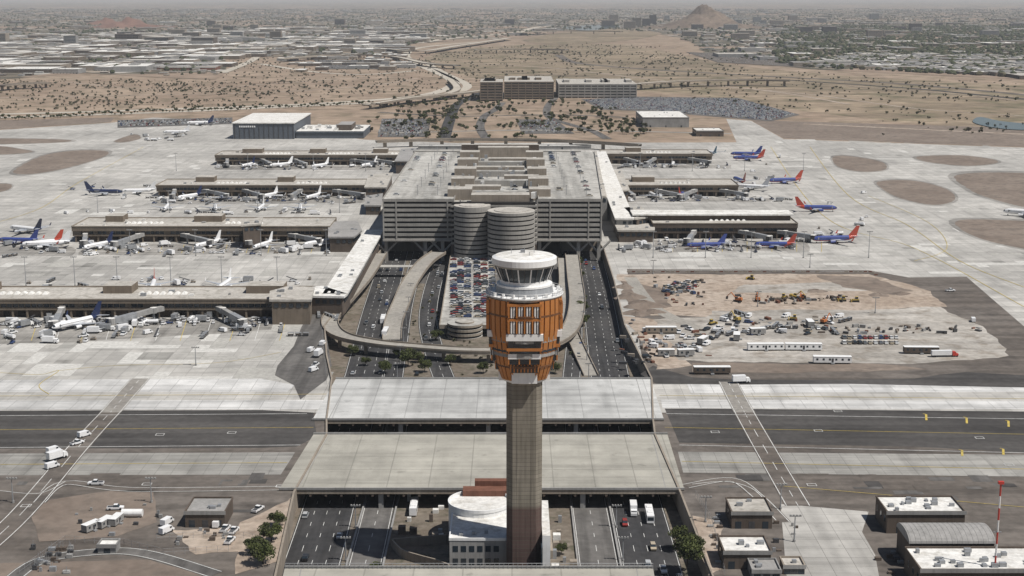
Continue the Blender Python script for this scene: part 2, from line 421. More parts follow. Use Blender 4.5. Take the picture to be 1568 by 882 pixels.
for q in ([(20,262),(60,240),(110,231),(160,231),(163,238),(130,250),(80,262),(40,267)],
          [(-80,214),(0,212),(100,214),(95,218),(0,221),(-80,222)],[(-60,285),(0,281),(18,284),(8,292),(-40,300)],[(-60,224),(0,224),(30,228),(50,232),(20,236),(-60,237)],
          [(175,216),(205,206),(215,212),(190,218)],
          [(1275,241),(1300,239),(1350,248),(1355,260),(1320,263),(1285,256)],
          [(1345,278),(1400,277),(1450,290),(1462,306),(1430,314),(1380,304),(1352,290)],
          [(1405,240),(1470,238),(1520,244),(1525,250),(1480,254),(1420,248)],
          [(1465,268),(1560,265),(1700,280),(1750,330),(1600,322),(1520,305),(1480,288)],
          [(1462,340),(1530,337),(1700,350),(1700,400),(1590,385),(1500,365)]):
    c=csmooth(q); cx=sum(a for a,b in c)/len(c);cy=sum(b for a,b in c)/len(c)
    g.sheet(GP([(cx+(a-cx)*1.08,cy+(b-cy)*1.10) for a,b in c]),.09,CONS)
    g.sheet(rough(GP(c),1.5,10),.11,SOILD)
g.sheet(GP([(-1200,196),(0,184),(175,180),(170,187),(0,198),(-1200,214)]),.07,SOILD)
g.sheet(GP([(1150,184),(1568,196),(2300,215),(2300,244),(1568,225),(1200,212)]),.07,SOILD)
g.sheet(rough(GP([(40,770),(170,752),(235,752),(240,800),(180,822),(60,830)]),1,5),.15,SOILD)
g.sheet(rough(GP([(262,812),(400,806),(372,845),(300,850)]),1,4),.15,SOILT)
g.sheet(rough(GP([(368,800),(440,768),(448,760),(425,860),(360,880)]),.6,4),.16,SOILT)
g.sheet(rough(GP([(1060,790),(1105,800),(1112,870),(1085,882)]),1,4),.15,SOILT)
g.sheet(rough(GP([(-200,870),(60,862),(230,858),(330,884),(340,960),(-200,960)]),1,5),.14,SOILD)
g.build('infield')

# ---------------------------------------------------------------- markings
mk=MB()
def line(pts,w,mat=MARKW,z=.2,sm=False,dash=None):
    P=[G(*p) for p in pts]
    if sm: P=smooth([tuple(p) for p in P],8)
    mk.ribbon(P,w,mat,z=z)
for s_,e_ in (((0,637),(470,634)),((0,686),(460,682)),((1020,634),(1568,642)),((1040,682),(1568,694))):
    line([s_,e_],.4)
line([(-200,608),(500,604)],.35,MARKY);line([(1010,606),(1700,612)],.35,MARKY)
line([(-200,713),(440,709)],.35,MARKY);line([(1044,707),(1700,722)],.35,MARKY)
line([(-200,660),(480,655)],.3,MARKY);line([(1018,655),(1700,668)],.3,MARKY)
line([(0,571),(60,574),(90,568),(60,590),(75,604)],.35,MARKY,sm=True)
line([(90,568),(180,560),(330,556),(430,540)],.3,MARKY,sm=True)
line([(0,752),(60,756),(100,738)],.3,MARKW,sm=True);line([(1060,742),(1110,738),(1150,748),(1175,770)],.3,MARKW,sm=True)
line([(1200,745),(1400,762),(1600,780)],.3,MARKY)
for yy in (392,398): line([(20,yy),(520,yy)],.3)
line([(240,312),(560,312)],.4);
line([(1000,390),(1330,392)],.35); line([(1000,414),(1330,416)],.5,MARKW)
line([(1240,225),(1300,300),(1390,345),(1470,400),(1568,440)],.5,MARKY,sm=True)
line([(1180,225),(1260,330),(1400,380),(1568,470)],.5,MARKY,sm=True)
line([(1330,300),(1420,340),(1450,380),(1400,400)],.4,MARKY,sm=True)
line([(220,225),(120,280),(60,320),(-40,350)],.5,MARKY,sm=True)
line([(0,480),(410,486)],.4,MARKW)
for k in range(12): line([(20+k*38,490),(10+k*38,522)],.3,MARKY if k%2 else MARKW)
for k in range(11): line([(150+k*33,375),(146+k*33,388)],.3,MARKY)
for k in range(7): line([(1030+k*38,370),(1030+k*38,386)],.3,MARKY)
for x,y in ((1417,635),(1479,640),(1543,645),(1472,690),(1535,688)):
    line([(x-4,y-1),(x+1,y)],.5,MARKY);line([(x+1,y),(x+1.5,y+9)],.9,MARKY)
for x,y in ((245,666),(355,663),(1095,662),(1253,660),(1500,671),(1283,630),(1545,712),(1243,743),(225,742),(430,745),(40,775)):
    p=G(x,y); mk.wall([(p.x-1.6,p.y-1.2),(p.x+1.6,p.y-1.2),(p.x+1.6,p.y+1.2),(p.x-1.6,p.y+1.2)],.2,.22,.35,MARKW,closed=True)
mk.build('pavement_markings')
# service roads
g=MB(); mk=MB()
def road(pts,w,mat,z,edge=True,centre=None,sm=True):
    P=[G(*p) for p in pts]
    if sm: P=smooth([tuple(p) for p in P],6)
    g.ribbon(P,w,mat,z=z)
    for off in ((-w/2+.5,w/2-.5) if edge else ()):
        Q=[]
        for i,p in enumerate(P):
            a=P[max(0,i-1)];b=P[min(len(P)-1,i+1)];d=(b-a).normalized();Q.append(p+Vector((-d.y,d.x,0))*off)
        mk.ribbon(Q,.3,MARKW,z=z+.05)
    if centre:
        for i in range(0,len(P)-1,2): mk.ribbon([P[i],P[i+1]],.25,centre,z=z+.05)
road([(-60,870),(30,790),(120,685),(169,632)],9,SHO,.16,centre=MARKW); road([(169,632),(190,608),(215,580)],9,ROADM,.16,centre=MARKW)
road([(1222,775),(1190,720),(1150,650),(1140,632)],9,SHO,.16,centre=MARKW); road([(1140,632),(1128,610),(1115,585)],9,ROADM,.16,centre=MARKW)
road([(0,905),(60,860),(160,845),(230,850),(330,880)],6,ASPG,.17)
road([(60,770),(100,740),(200,750),(430,748)],5,SHO,.15)
road([(1050,745),(1120,735),(1160,760),(1200,800)],5,SHO,.15)
road([(965,425),(1000,470),(1060,500),(1080,515)],8,ROADC,.16,edge=False)
g.build('service_road'); mk.build('service_road_markings')

# ---------------------------------------------------------------- trench floor, walls, roads
g=MB()
g.sheet(HOLE,TZ,SCRUB); g.build('trench_floor')
g=MB()
g.wall([(x,y,0) for x,y in HOLE],TZ,1.0,.7,WALL,closed=True)
g.build('retaining_wall')
g=MB(); mk=MB()
def troad(c,w,mat=ASP,z=TZ+.05,lanes=0):
    P=smooth([(x,y,z) for x,y in c],5)
    g.ribbon(P,w,mat,z=z)
    for k in range(lanes+1):
        off=-w/2+.5+(w-1)*k/max(1,lanes)
        Q=[]
        for i,p in enumerate(P):
            a=P[max(0,i-1)];b=P[min(len(P)-1,i+1)];d=(b-a).normalized();Q.append(p+Vector((-d.y,d.x,0))*off)
        if k in (0,lanes): mk.ribbon(Q,.2,MARKW,z=z+.04)
        else:
            for i in range(len(Q)-1):
                a,b=Q[i],Q[i+1];L=(b-a).length;d=(b-a)/L;t=0
                while t<L: mk.ribbon([a+d*t,a+d*min(t+3.5,L)],.18,MARKW,z=z+.04); t+=11
troad([(-64,340),(-65,450),(-68,560),(-72,680),(-78,820),(-84,1020)],19,lanes=4)
troad([(-47.5,340),(-47.5,450),(-49,560),(-53,660)],11,mat=ASPG,z=TZ+.1,lanes=2)
troad([(45,340),(45,450),(45,560),(48,700),(52,850),(55,1020)],19,lanes=4)
troad([(28,340),(28,450),(28,560),(32,660)],13,mat=ASPG,z=TZ+.1,lanes=2)
troad([(-56,640),(-60,740),(-64,850),(-66,1020)],10,lanes=2,z=TZ+.12)
troad([(-30,650),(-40,720),(-48,800),(-50,900),(-48,1020)],11,lanes=2,z=TZ+.12)
troad([(28,660),(34,760),(37,860),(36,1020)],9,lanes=2,z=TZ+.12)
g.sheet([(-66,900),(60,900),(62,1030),(-70,1030)],TZ+.03,ASPG)
g.build('boulevard_road'); mk.build('boulevard_markings')
g=MB()
for x0,x1 in ((-53.6,-53.0),(34.7,35.4),(-41.8,-41.2),(21.,21.5)): g.box(x0,x1,350,660 if x0<-50 or x0>30 else 560,TZ,TZ+.85,WALLG)
g.build('median_barrier')
g=MB()
for k in range(10): g.box(16.5,20.5,398+k*3,398.2+k*3,TZ+.06,TZ+.1,MARKW)
g.build('parking_bay_markings')

# taxiway bridges
def bridge(name,q,zt,deck):
    b=MB(); P=GP(q)
    b.prism(P,zt-1.6,zt,WALL,top=deck)
    fl,fr=P[3],P[2]; bl,br=P[0],P[1]
    b.wall([(*fl,zt),(*fr,zt)],0,.8,.5,WALLG,rel=True); b.wall([(*bl,zt),(*br,zt)],0,.8,.5,WALLG,rel=True)
    for t in (.045,.955):
        a=Vector(fl).lerp(Vector(fr),t);c=Vector(bl).lerp(Vector(br),t)
        b.wall([(a.x,a.y,zt),(c.x,c.y,zt)],.005,.03,.3,WALLG,rel=True)
    for t in (.25,.5,.75):
        a=Vector(fl).lerp(Vector(fr),t);c=Vector(bl).lerp(Vector(br),t)
        for k in range(5):
            p=a.lerp(c,.03+k*.235); b.box(p.x-.9,p.x+.9,p.y-.9,p.y+.9,TZ,zt-1.6,WALLG)
    a=Vector(fl);c=Vector(fr);n=26
    for k in range(n+1):
        p=a.lerp(c,k/n); b.box(p.x-.4,p.x+.4,p.y+.1,p.y+3,zt-2.6,zt-1.61,WALLB)
    b.build(name)
bridge('taxiway_bridge',[(480,667),(1022,667),(1048,752),(427,752)],.5,DECK)
bridge('taxiway_bridge',[(514,582),(996,582),(1017,645),(478,645)],.5,DECKL)
bridge('rail_bridge',[(436,874),(1000,874),(1020,990),(410,990)],.8,DECK)
b=MB();a=G(436,873,.8);c=G(1000,873,.8)
for k in range(80):
    p=a.lerp(c,k/79); b.tube((p.x,p.y+1,.8),(p.x,p.y+1,2.6),.06,METAL,4)
b.tube((a.x,a.y+1,2.6),(c.x,c.y+1,2.6),.07,METAL,4);b.tube((a.x,a.y+1,1.7),(c.x,c.y+1,1.7),.05,METAL,4)
b.build('guard_fence')

# loop ramps
b=MB()
def zramp(pts,z): return [tuple(G(x,y,zz)) for (x,y),zz in zip(pts,z)]
lp=[(582,388),(558,425),(520,468),(505,492),(520,512),(570,524),(640,531),(720,536),(800,534),(850,522),(876,498),(884,462),(880,425),(876,390)]
lz=[2,1.5,1,.5,0,-.5,-1,-1,-1,-1,-.5,0,1,2]
P=smooth(zramp(lp,lz),6)
b.ribbon(P,9,ROADC,thick=1.3,par=True,parh=.9,parmat=WALL)
for i in range(4,len(P),5):
    p=P[i]; b.box(p.x-.9,p.x+.9,p.y-.9,p.y+.9,TZ,p.z-1.3,WALL)
b.build('loop_ramp')
b=MB()
P=smooth(zramp([(672,386),(650,402),(628,432),(615,462),(603,492),(600,520)],[3,2,0,-2,-4,-6.5]),6)
b.ribbon(P,10,ROADC,thick=1.2,par=True,parh=.9,parmat=WALL)
for i in range(3,len(P)-6,6):
    p=P[i]; b.box(p.x-.8,p.x+.8,p.y-.8,p.y+.8,TZ,p.z-1.2,WALL)
b.build('elevated_road')
b=MB()
P=smooth(zramp([(862,395),(865,430),(862,470),(880,520),(905,575)],[1,-1,-3,-5,-6.8]),6)
b.ribbon(P,7,ROADC,thick=1.2,par=True,parh=.9,parmat=WALL); b.build('elevated_road')
b=MB()
pd=GP([(690,392),(758,392),(762,500),(673,500)],-1)
b.prism(pd,-2.2,-1,WALL,top=PARK); b.wall([(*p,-1) for p in pd],0,1.,.4,WALL,rel=True,closed=True)
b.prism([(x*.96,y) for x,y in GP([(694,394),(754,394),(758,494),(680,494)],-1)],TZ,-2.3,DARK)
c=G(712,500,-1)
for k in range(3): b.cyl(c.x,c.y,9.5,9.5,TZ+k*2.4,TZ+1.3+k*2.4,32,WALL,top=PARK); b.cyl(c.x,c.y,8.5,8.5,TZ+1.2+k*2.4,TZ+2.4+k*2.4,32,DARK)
b.cyl(c.x,c.y,9.5,9.5,.2,1.4,32,WALL,top=PARK);b.cyl(c.x,c.y,5,5,1.4,2.2,24,WALL,top=ROOFT)
b.build('parking_deck')

# ---------------------------------------------------------------- parking garage / terminal
gy0=G(784,385)[1]; gd=312
def gp(i=0,y0=0,y1=gd):
    def xl(y): return -89+2*y/gd+i
    def xr(y): return 62+12*y/gd-i
    return [(xl(y0),gy0+y0+i),(xr(y0),gy0+y0+i),(xr(y1),gy0+y1-i),(xl(y1),gy0+y1-i)]
b=MB()
zt=ZP(gy0,305)
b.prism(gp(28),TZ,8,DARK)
nl=8; st=(zt-9.)/nl
for k in range(nl+1):
    z=8.2+k*st
    top=(k==nl)
    if top:
        P=gp()
        b.prism([(P[0][0],P[0][1]),(-40,P[0][1]),(-36,P[3][1]),(P[3][0],P[3][1])],z-.9,z,SPAN,top=PARK)
        b.prism([(18,P[0][1]),(P[1][0],P[1][1]),(P[2][0],P[2][1]),(24,P[2][1])],z-.9,z,SPAN,top=PARK)
        for a_,c_ in ((P[0][0],-40),(18,P[1][0])):
            b.box(a_,c_,gy0-.3,gy0+.1,z-.9,z+1.1,SPAN); b.box(a_,c_,gy0+gd-.1,gy0+gd+.3,z-.9,z+1.1,SPAN)
        b.wall([(P[0][0],gy0,z),(P[3][0],gy0+gd,z)],0,1.1,.4,SPAN,rel=True)
        b.wall([(P[1][0],gy0,z),(P[2][0],gy0+gd,z)],0,1.1,.4,SPAN,rel=True)
        b.wall([(-40,gy0+.5,z),(-36,gy0+gd-.5,z)],-.9,1.1,.4,SPAN,rel=True)
        b.wall([(18,gy0+.5,z),(24,gy0+gd-.5,z)],-.9,1.1,.4,SPAN,rel=True)
    else:
        b.prism(gp(),z-.9,z+1.0,SPAN,top=PARK)
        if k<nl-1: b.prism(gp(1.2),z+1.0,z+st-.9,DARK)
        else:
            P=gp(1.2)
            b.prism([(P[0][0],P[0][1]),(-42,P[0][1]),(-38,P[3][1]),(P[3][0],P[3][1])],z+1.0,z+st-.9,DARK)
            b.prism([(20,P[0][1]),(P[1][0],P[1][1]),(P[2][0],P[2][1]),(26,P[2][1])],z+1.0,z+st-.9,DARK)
for k in (0,1,5,6,12,13,16,17):
    x=-88.5+k*150/17
    b.box(x-.45,x+.45,gy0-.35,gy0+1.4,8,zt-.5,SPAN)
for x in (-87,-60,-48,19,46,60):
    b.box(x-1.2,x+1.2,gy0+.5,gy0+3,TZ,7.3,SPAN)
    for sgn in (-1,1):
        b.tube((x+sgn*1,gy0+1.6,0),(x+sgn*8,gy0+1.6,7.2),.8,SPAN,6)
b.box(-89,62,gy0-1.5,gy0+26,7.3,8.2,SPAN)
b.prism([(-42,gy0-6),(17,gy0-6),(17,gy0+4),(-42,gy0+4)],TZ,6,WALLB)
zz=6
while zz<zt-3:
    b.box(-42,17,gy0-6,gy0+.4-1,zz,zz+1.4,SPAN); b.box(-41,16,gy0-5,gy0-.7,zz+1.4,zz+3.2,DARK); zz+=3.2
def helix(cx,cy,r,zt2):
    z=TZ
    while z<zt2-4:
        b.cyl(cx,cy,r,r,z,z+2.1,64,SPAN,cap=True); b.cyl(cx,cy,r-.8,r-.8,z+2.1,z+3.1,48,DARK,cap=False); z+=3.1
    b.cyl(cx,cy,r,r,z,zt2,64,SPAN,top=ROOFT); b.cyl(cx,cy,r*.72,r*.72,zt2,zt2+.4,48,ROOFT)
helix(-27,gy0-10,12.5,ZP(gy0-10,314)); helix(-.5,gy0-22,16,ZP(gy0-22,322))
def rb(x0,x1,y0,y1,h,m=WALL,t=ROOFT,z=zt): b.box(x0,x1,gy0+y0,gy0+y1,z-3.3,z+h,m,top=t)
for y in (18,78,140,205,262): rb(-45,-28,y,y+16,4.5); rb(12,27,y,y+14,4.5)
rb(-30,15,286,308,6); rb(-28,12,0,14,3); rb(-34,-8,52,62,2.2);rb(-6,20,110,120,2.5);rb(-30,10,172,182,2);rb(-20,18,232,242,2.2)
rb(-45,24,300,306,7,WALLB)
for y in (30,92,150,215): rb(-28,12,y,y+9,1.2,SPAN,PARK)
for k in range(60):
    x,y=U(-44,24),U(5,300); s_=U(.5,1.6); b.box(x-s_,x+s_,gy0+y-s_,gy0+y+s_,zt-1,zt+U(1.5,3.2),random.choice((METAL,WALLG,ROOFW)))
for y in range(8,300,3):
    for x in (-84,-62,32,52):
        b.box(x,x+5,gy0+y,gy0+y+.18,zt+.18,zt+.21,MARKW)
for y in range(20,300,45):
    for x in (-66,-52,38,52):
        b.tube((x,gy0+y,zt),(x,gy0+y,zt+7),.18,METAL,5); b.box(x-.9,x+.9,gy0+y-.25,gy0+y+.25,zt+7,zt+7.2,METAL)
b.build('parking_garage')
ZD=8.2+nl*st
# ---------------------------------------------------------------- concourses
def concourse(xl,xr,yb,h=11.,depth=38,wall=WALLC,roof=ROOFT,skyl=True,name='concourse',dense=1.):
    p=G(xl,yb);q=G(xr,yb);x0,x1=p.x,q.x;y0=p.y;y1=y0+depth
    b=MB()
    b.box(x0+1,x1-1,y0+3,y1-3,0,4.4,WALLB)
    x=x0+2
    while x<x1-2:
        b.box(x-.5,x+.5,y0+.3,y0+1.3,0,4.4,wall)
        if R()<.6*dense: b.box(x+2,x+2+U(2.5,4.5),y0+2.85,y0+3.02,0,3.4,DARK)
        elif R()<.3: b.box(x+2,x+5,y0+1.6,y0+3,0,U(2.2,3.6),random.choice((WALLG,WALL,WHITE)))
        x+=8
    b.box(x0,x1,y0,y1,4.4,5.9,wall)
    b.box(x0+.5,x1-.5,y0+.5,y1-.5,5.9,8.2,GLASS)
    x=x0
    while x<x1:
        w=U(.3,.4)
        if R()<.22: w=U(3,8)
        b.box(x,min(x+w,x1),y0+.1,y0+.52,5.9,8.2,wall); x+=w+3
    for xx in (x0,x1-6): b.box(xx,xx+6,y0+.05,y1-.05,5.9,8.2,wall)
    b.box(x0-.3,x1+.3,y0-.8,y1+.8,8.2,h-.8,wall,top=roof)
    b.wall([(x0-.3,y0-.8),(x1+.3,y0-.8),(x1+.3,y1+.8),(x0-.3,y1+.8)],h-.8,h,.5,WALL,closed=True)
    n=int((x1-x0)/12)
    for k in range(n):
        if R()<.5:
            bx=U(x0+3,x1-8);by=U(y0+5,y1-8);bh=U(.6,1.8)
            b.box(bx,bx+U(1.,3.5),by,by+U(1,3),h-.8,h-.8+bh,random.choice((METAL,ROOFW,WALLG)))
    k=x0+U(15,30)
    while k<x1-25:
        w=U(12,22); b.box(k,k+w,y1-17,y1-3,h-.8,h+3.6,wall,top=roof); 
        if skyl:
            for j in range(7): b.taper((k+w+4+j*4,k+w+7+j*4,y0+14,y0+19),h-.8,(k+w+5+j*4,k+w+6+j*4,y0+15,y0+18),h+.4,ROOFW)
        k+=w+U(45,75)
    b.build(name); return x0,x1,y0,y1,h
CC={}
CC['A']=concourse(-120,470,487,11,34)
CC['B']=concourse(112,505,371,12,40)
CC['C']=concourse(240,560,301,10.5,42,)
CC['D']=concourse(330,628,253,11,40)
CC['B2']=concourse(1000,1220,366,12,40,wall=WALLB)
CC['C2']=concourse(940,1130,301,10.5,42)
CC['D2']=concourse(922,1090,251,11,40)
b=MB();x0,x1,y0,y1,h=CC['B2']; b.box(x0-12,x1-2,y0+16,y0+34,h-.8,h+3,WALLB); b.box(x0-14,x1,y0+14,y0+36,h+3,h+4,ROOFW); b.build('concourse_roof_monitor')
def hall(name,q,h,z0=0,wall=WALLB,roof=ROOFW):
    b=MB(); P=GP(q,h); b.prism(P,z0,h-1.2,wall,top=roof)
    n=len(P);cx=sum(p[0] for p in P)/n;cy=sum(p[1] for p in P)/n
    Q=[(p[0]+(1.2 if p[0]>cx else -1.2),p[1]+(1 if p[1]>cy else -1)) for p in P]
    b.prism(Q,h-1.2,h,roof,top=roof)
    for i in range(n):
        a=Vector(P[i]);c=Vector(P[(i+1)%n]);L=(c-a).length;k=2.
        d=(c-a)/L
        while k<L-2:
            p=a+d*k; b.obox(p.x,p.y,2.4,.5,h-4.6,h-2.4,math.atan2(d.y,d.x),GLASS); k+=4
    for k in range(5):
        i=random.randrange(n); t=U(.2,.6); x=P[i][0]+(cx-P[i][0])*t;y=P[i][1]+(cy-P[i][1])*t
        b.box(x-1,x+1,y-.8,y+.8,h,h+U(.6,1.6),METAL)
    return b.build(name)
hall('connector_walkway',[(561,352),(585,352),(529,449),(497,449)],11,wall=WALLB)
hall('connector_walkway',[(478,440),(497,438),(529,449),(524,453),(478,452)],11,wall=WALLB)
hall('connector_walkway',[(905,232),(926,232),(969,334),(944,334)],14,wall=WALLG)
hall('connector_walkway',[(905,232),(912,232),(930,300),(921,300)],20,wall=WALLG,roof=ROOFT)
hall('terminal_building',[(505,340),(545,338),(552,352),(540,362),(505,362)],11,wall=WALLB,roof=ROOFG)
hall('terminal_building',[(566,268),(600,264),(590,286),(560,286)],11,wall=WALLB,roof=ROOFT)
hall('terminal_building',[(616,228),(636,226),(632,246),(606,246)],13,wall=WALLB,roof=ROOFG)
hall('terminal_building',[(562,300),(584,296),(582,314),(560,314)],8,wall=WALLB,roof=ROOFG)
hall('terminal_building',[(940,336),(1000,336),(1000,352),(948,352)],9,wall=WALLB,roof=ROOFT)
hall('terminal_building',[(958,318),(978,316),(1000,330),(975,334)],14,wall=WALLB,roof=ROOFT)
hall('terminal_building',[(928,262),(950,260),(962,290),(940,292)],12,wall=WALLB,roof=ROOFT)
hall('terminal_building',[(416,446),(445,438),(478,440),(474,458),(416,458)],14,wall=WALLC,roof=ROOFT)
hall('terminal_building',[(372,338),(400,332),(398,342),(372,344)],17,wall=WALLB,roof=ROOFT)
# ---------------------------------------------------------------- control tower
def tower():
    tx,ty=3.8,432.; b=MB(); b.M=Matrix.Translation((tx,ty,0))
    zb=57.
    w=5.55;c=1.9
    oc=[(-w+c,-w),(w-c,-w),(w,-w+c),(w,w-c),(w-c,w),(-w+c,w),(-w,w-c),(-w,-w+c)]
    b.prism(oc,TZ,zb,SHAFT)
    for k,x in enumerate((-2.2,2.2)): b.box(x-.12,x+.12,-w-.06,-w+.1,TZ,zb-1,SHAFT)
    b.cyl(0,0,6.6,7.6,zb-.5,60.5,32,WHITE)
    b.cyl(0,0,7.4,9.4,60.5,64,32,RUSTD)
    b.cyl(0,0,9.2,10.3,64,74,32,RUSTD)
    b.cyl(0,0,10.3,10.5,74,83,32,RUSTD)
    for q in range(4):
        b.M=Matrix.Translation((tx,ty,0))@Matrix.Rotation(q*math.pi/2,4,'Z')
        y=-11.
        b.box(-4.9,4.9,y+.2,y+3,72.6,82.2,MDARK)
        for k in range(13):
            x=-4.75+k*.79; m_=RUST if k%3==0 else WHITE
            e=.35 if k%3==0 else 0
            b.box(x-.22,x+.22,y-.35-e,y+.2,78.3,81.7,m_); b.box(x-.22,x+.22,y-.35-e,y+.2,73.5,77.3,m_)
        b.box(-5.2,5.2,y-.5,y+.2,77.3,78.0,RUST); b.box(-5.2,5.2,y-.5,y+.2,81.8,82.6,RUST)
        b.box(-5.6,5.6,y-.4,y+2.5,71.2,73.2,WHITE)
        b.box(-5,5,y+.3,y+3,68.8,71.2,MDARK);b.box(-3.2,3.2,y+.15,y+.5,69.1,70.9,GLASS)
        b.box(-5.4,5.4,y+.1,y+2.5,67.9,68.8,RUST)
        b.box(-4.8,4.8,y+1.1,y+3,63.6,67.9,GLASS)
        b.box(-5.0,5.0,y+.7,y+1.4,65.3,66.9,WHITE)
        for x in (-4.8,-1.6,1.6,4.8): b.box(x-.2,x+.2,y+.8,y+1.2,63.6,68,RUST)
        b.box(-4.4,4.4,y+2.2,y+4,60.6,63.4,MDARK)
        for k in range(9): b.box(-4.2+k*1.05-.2,-4.2+k*1.05+.2,y+2.0,y+2.2,60.8,63.2,RUST)
        b.box(-3.9,3.9,y+3.1,y+5,57,60.4,WHITE)
    prof=[(83.2,11.75),(80,11.8),(74,11.65),(68,10.9),(63,9.7),(59.2,8.5),(57.6,7.9)]
    for q in range(4):
        for a,wd in ((28.5,1.4),(38,1.7),(48.5,1.7),(59,1.7),(67,.8)):
            an=math.radians(a+90*q-90-2.5)
            b.M=Matrix.Translation((tx,ty,0))@Matrix.Rotation(an,4,'Z')
            v=[];f=[]
            for z,r in prof:
                hw=wd/2*(r/11.7)
                v+=[(r,-hw,z),(r,hw,z),(r-1.6,hw*.9,z),(r-1.6,-hw*.9,z)]
            n=len(prof)
            for i in range(n-1):
                for k in range(4): f.append((4*i+k,4*i+4+k,4*i+4+(k+1)%4,4*i+(k+1)%4))
            f+=[(0,1,2,3),(4*n-1,4*n-2,4*n-3,4*n-4)]
            b.add(v,f,RUST)
    b.M=Matrix.Translation((tx,ty,0))
    for z0,z1,m in ((78.2,78.8,RUSTD),(70.2,71.8,WALLG),(67.2,69.6,GLASS),(65.6,67.0,WALLG),(62.0,62.8,RUSTD)):
        r=11.85 if z0>75 else 11.25 if z0>69.9 else (10.9 if z0>67 else 10.6 if z0>65 else 9.6)
        b.cyl(0,0,r,r,z0,z1,32,m)
    b.cyl(0,0,11.4,12.0,83.0,83.8,40,METAL)
    b.cyl(0,0,12.0,12.0,83.8,84.1,40,WHITE)
    for k in range(40):
        a=k*6.28319/40; x,y=11.8*math.cos(a),11.8*math.sin(a); b.tube((x,y,84.1),(x,y,85.4),.06,METAL,4)
        x2,y2=11.8*math.cos(a+.157),11.8*math.sin(a+.157)
        for zz in (84.7,85.4): b.tube((x,y,zz),(x2,y2,zz),.05,WHITE,4)
        if k%2==0: b.cyl(x*.93,y*.93,.5,.5,84.1,85.2,6,WHITE)
    b.cyl(0,0,9.0,8.4,84.0,86.4,32,METAL); b.cyl(0,0,8.6,8.6,86.4,87,32,WHITE)
    b.cyl(0,0,7.4,7.4,87,88.2,32,WHITE)
    b.cyl(0,0,7.3,9.1,88.2,92.6,28,GLASS)
    for k in range(28):
        a=k*6.28319/28; b.tube((7.42*math.cos(a),7.42*math.sin(a),88.2),(9.2*math.cos(a),9.2*math.sin(a),92.6),.13 if k%2 else .2,WHITE if k%2==0 else MDARK,4)
    b.cyl(0,0,9.2,9.9,92.5,93.2,48,WALLG); b.cyl(0,0,9.9,9.9,93.2,95.0,48,WHITE); b.cyl(0,0,9.9,8.9,95,95.5,48,WHITE)
    b.cyl(0,0,8.9,.5,95.5,96.1,48,ROOFW)
    for x,y,h in ((0,0,1.8),(3,2,1.2),(-4,1,1.4),(1.5,-3,1.)): b.tube((x,y,95.6),(x,y,96+h),.09,METAL,5)
    b.box(-1.2,.2,1,2.2,95.7,96.9,METAL)
    b.build('air_traffic_control_tower')
    b=MB()
    c=G(735,763,6); b.cyl(c.x,c.y-2,10.6,10.6,TZ,5.2,40,WHITE,top=ROOFW); 
    b.wall([(c.x+10.6*math.cos(t*.157),c.y-2+10.6*math.sin(t*.157)) for t in range(41)],5.2,6.2,.4,WHITE)
    x0=c.x-9; y1=c.y-6; y0=G(735,826,4)[1]
    b.box(x0,2,y0,y1,TZ,3.6,WALLG,top=ROOFW)
    b.wall([(x0,y1-3),(x0,y0),(-2,y0)],3.6,4.5,.4,WHITE)
    for k in range(6): b.box(x0+1+k*2.6,x0+2.7+k*2.6,y0-.06,y0+.1,-.2,1.8,GLASS);b.box(x0+1+k*2.6,x0+2.7+k*2.6,y0-.06,y0+.1,-4.6,-2.4,GLASS)
    for k in range(3): b.box(x0+3+k*4,x0+4.2+k*4,y0+4+k,y0+5+k,3.6,4.6,METAL)
    b.box(c.x-6,c.x+11,c.y+4,c.y+9,TZ,7.2,RUSTB); b.box(c.x-2,c.x+11,c.y+9,c.y+12,TZ,9.,RUSTB)
    b.box(9.5,12,424,456,TZ,8,WHITE,top=ROOFW); b.box(9.0,9.5,420,440,TZ,5.5,GLASS)
    b.box(12,13,430,448,-2,.6,WALL)
    b.build('tower_base_building')
    b=MB()
    b.wall(smooth([(-40,452,0),(-36,443,0),(-30,438,0),(-24,434,0),(-20,430,0)],4),TZ,TZ+3,.5,WALL)
    b.wall([(-40,452),(-22,456)],TZ,TZ+3,.5,WALL)
    for k in range(12): x,y=U(-38,-22),U(458,500);s_=U(.5,1.3);b.box(x-s_,x+s_,y-s_,y+s_,TZ,TZ+U(1,3),random.choice((METAL,WALL,WALLB,ROOFW)))
    for k in range(9): x,y=U(13,20),U(430,480);s_=U(.5,1.3);b.box(x-s_,x+s_,y-s_,y+s_,TZ,TZ+U(1,3),random.choice((METAL,WALL,WALLB,ROOFW)))
    b.build('garden_wall')
tower()

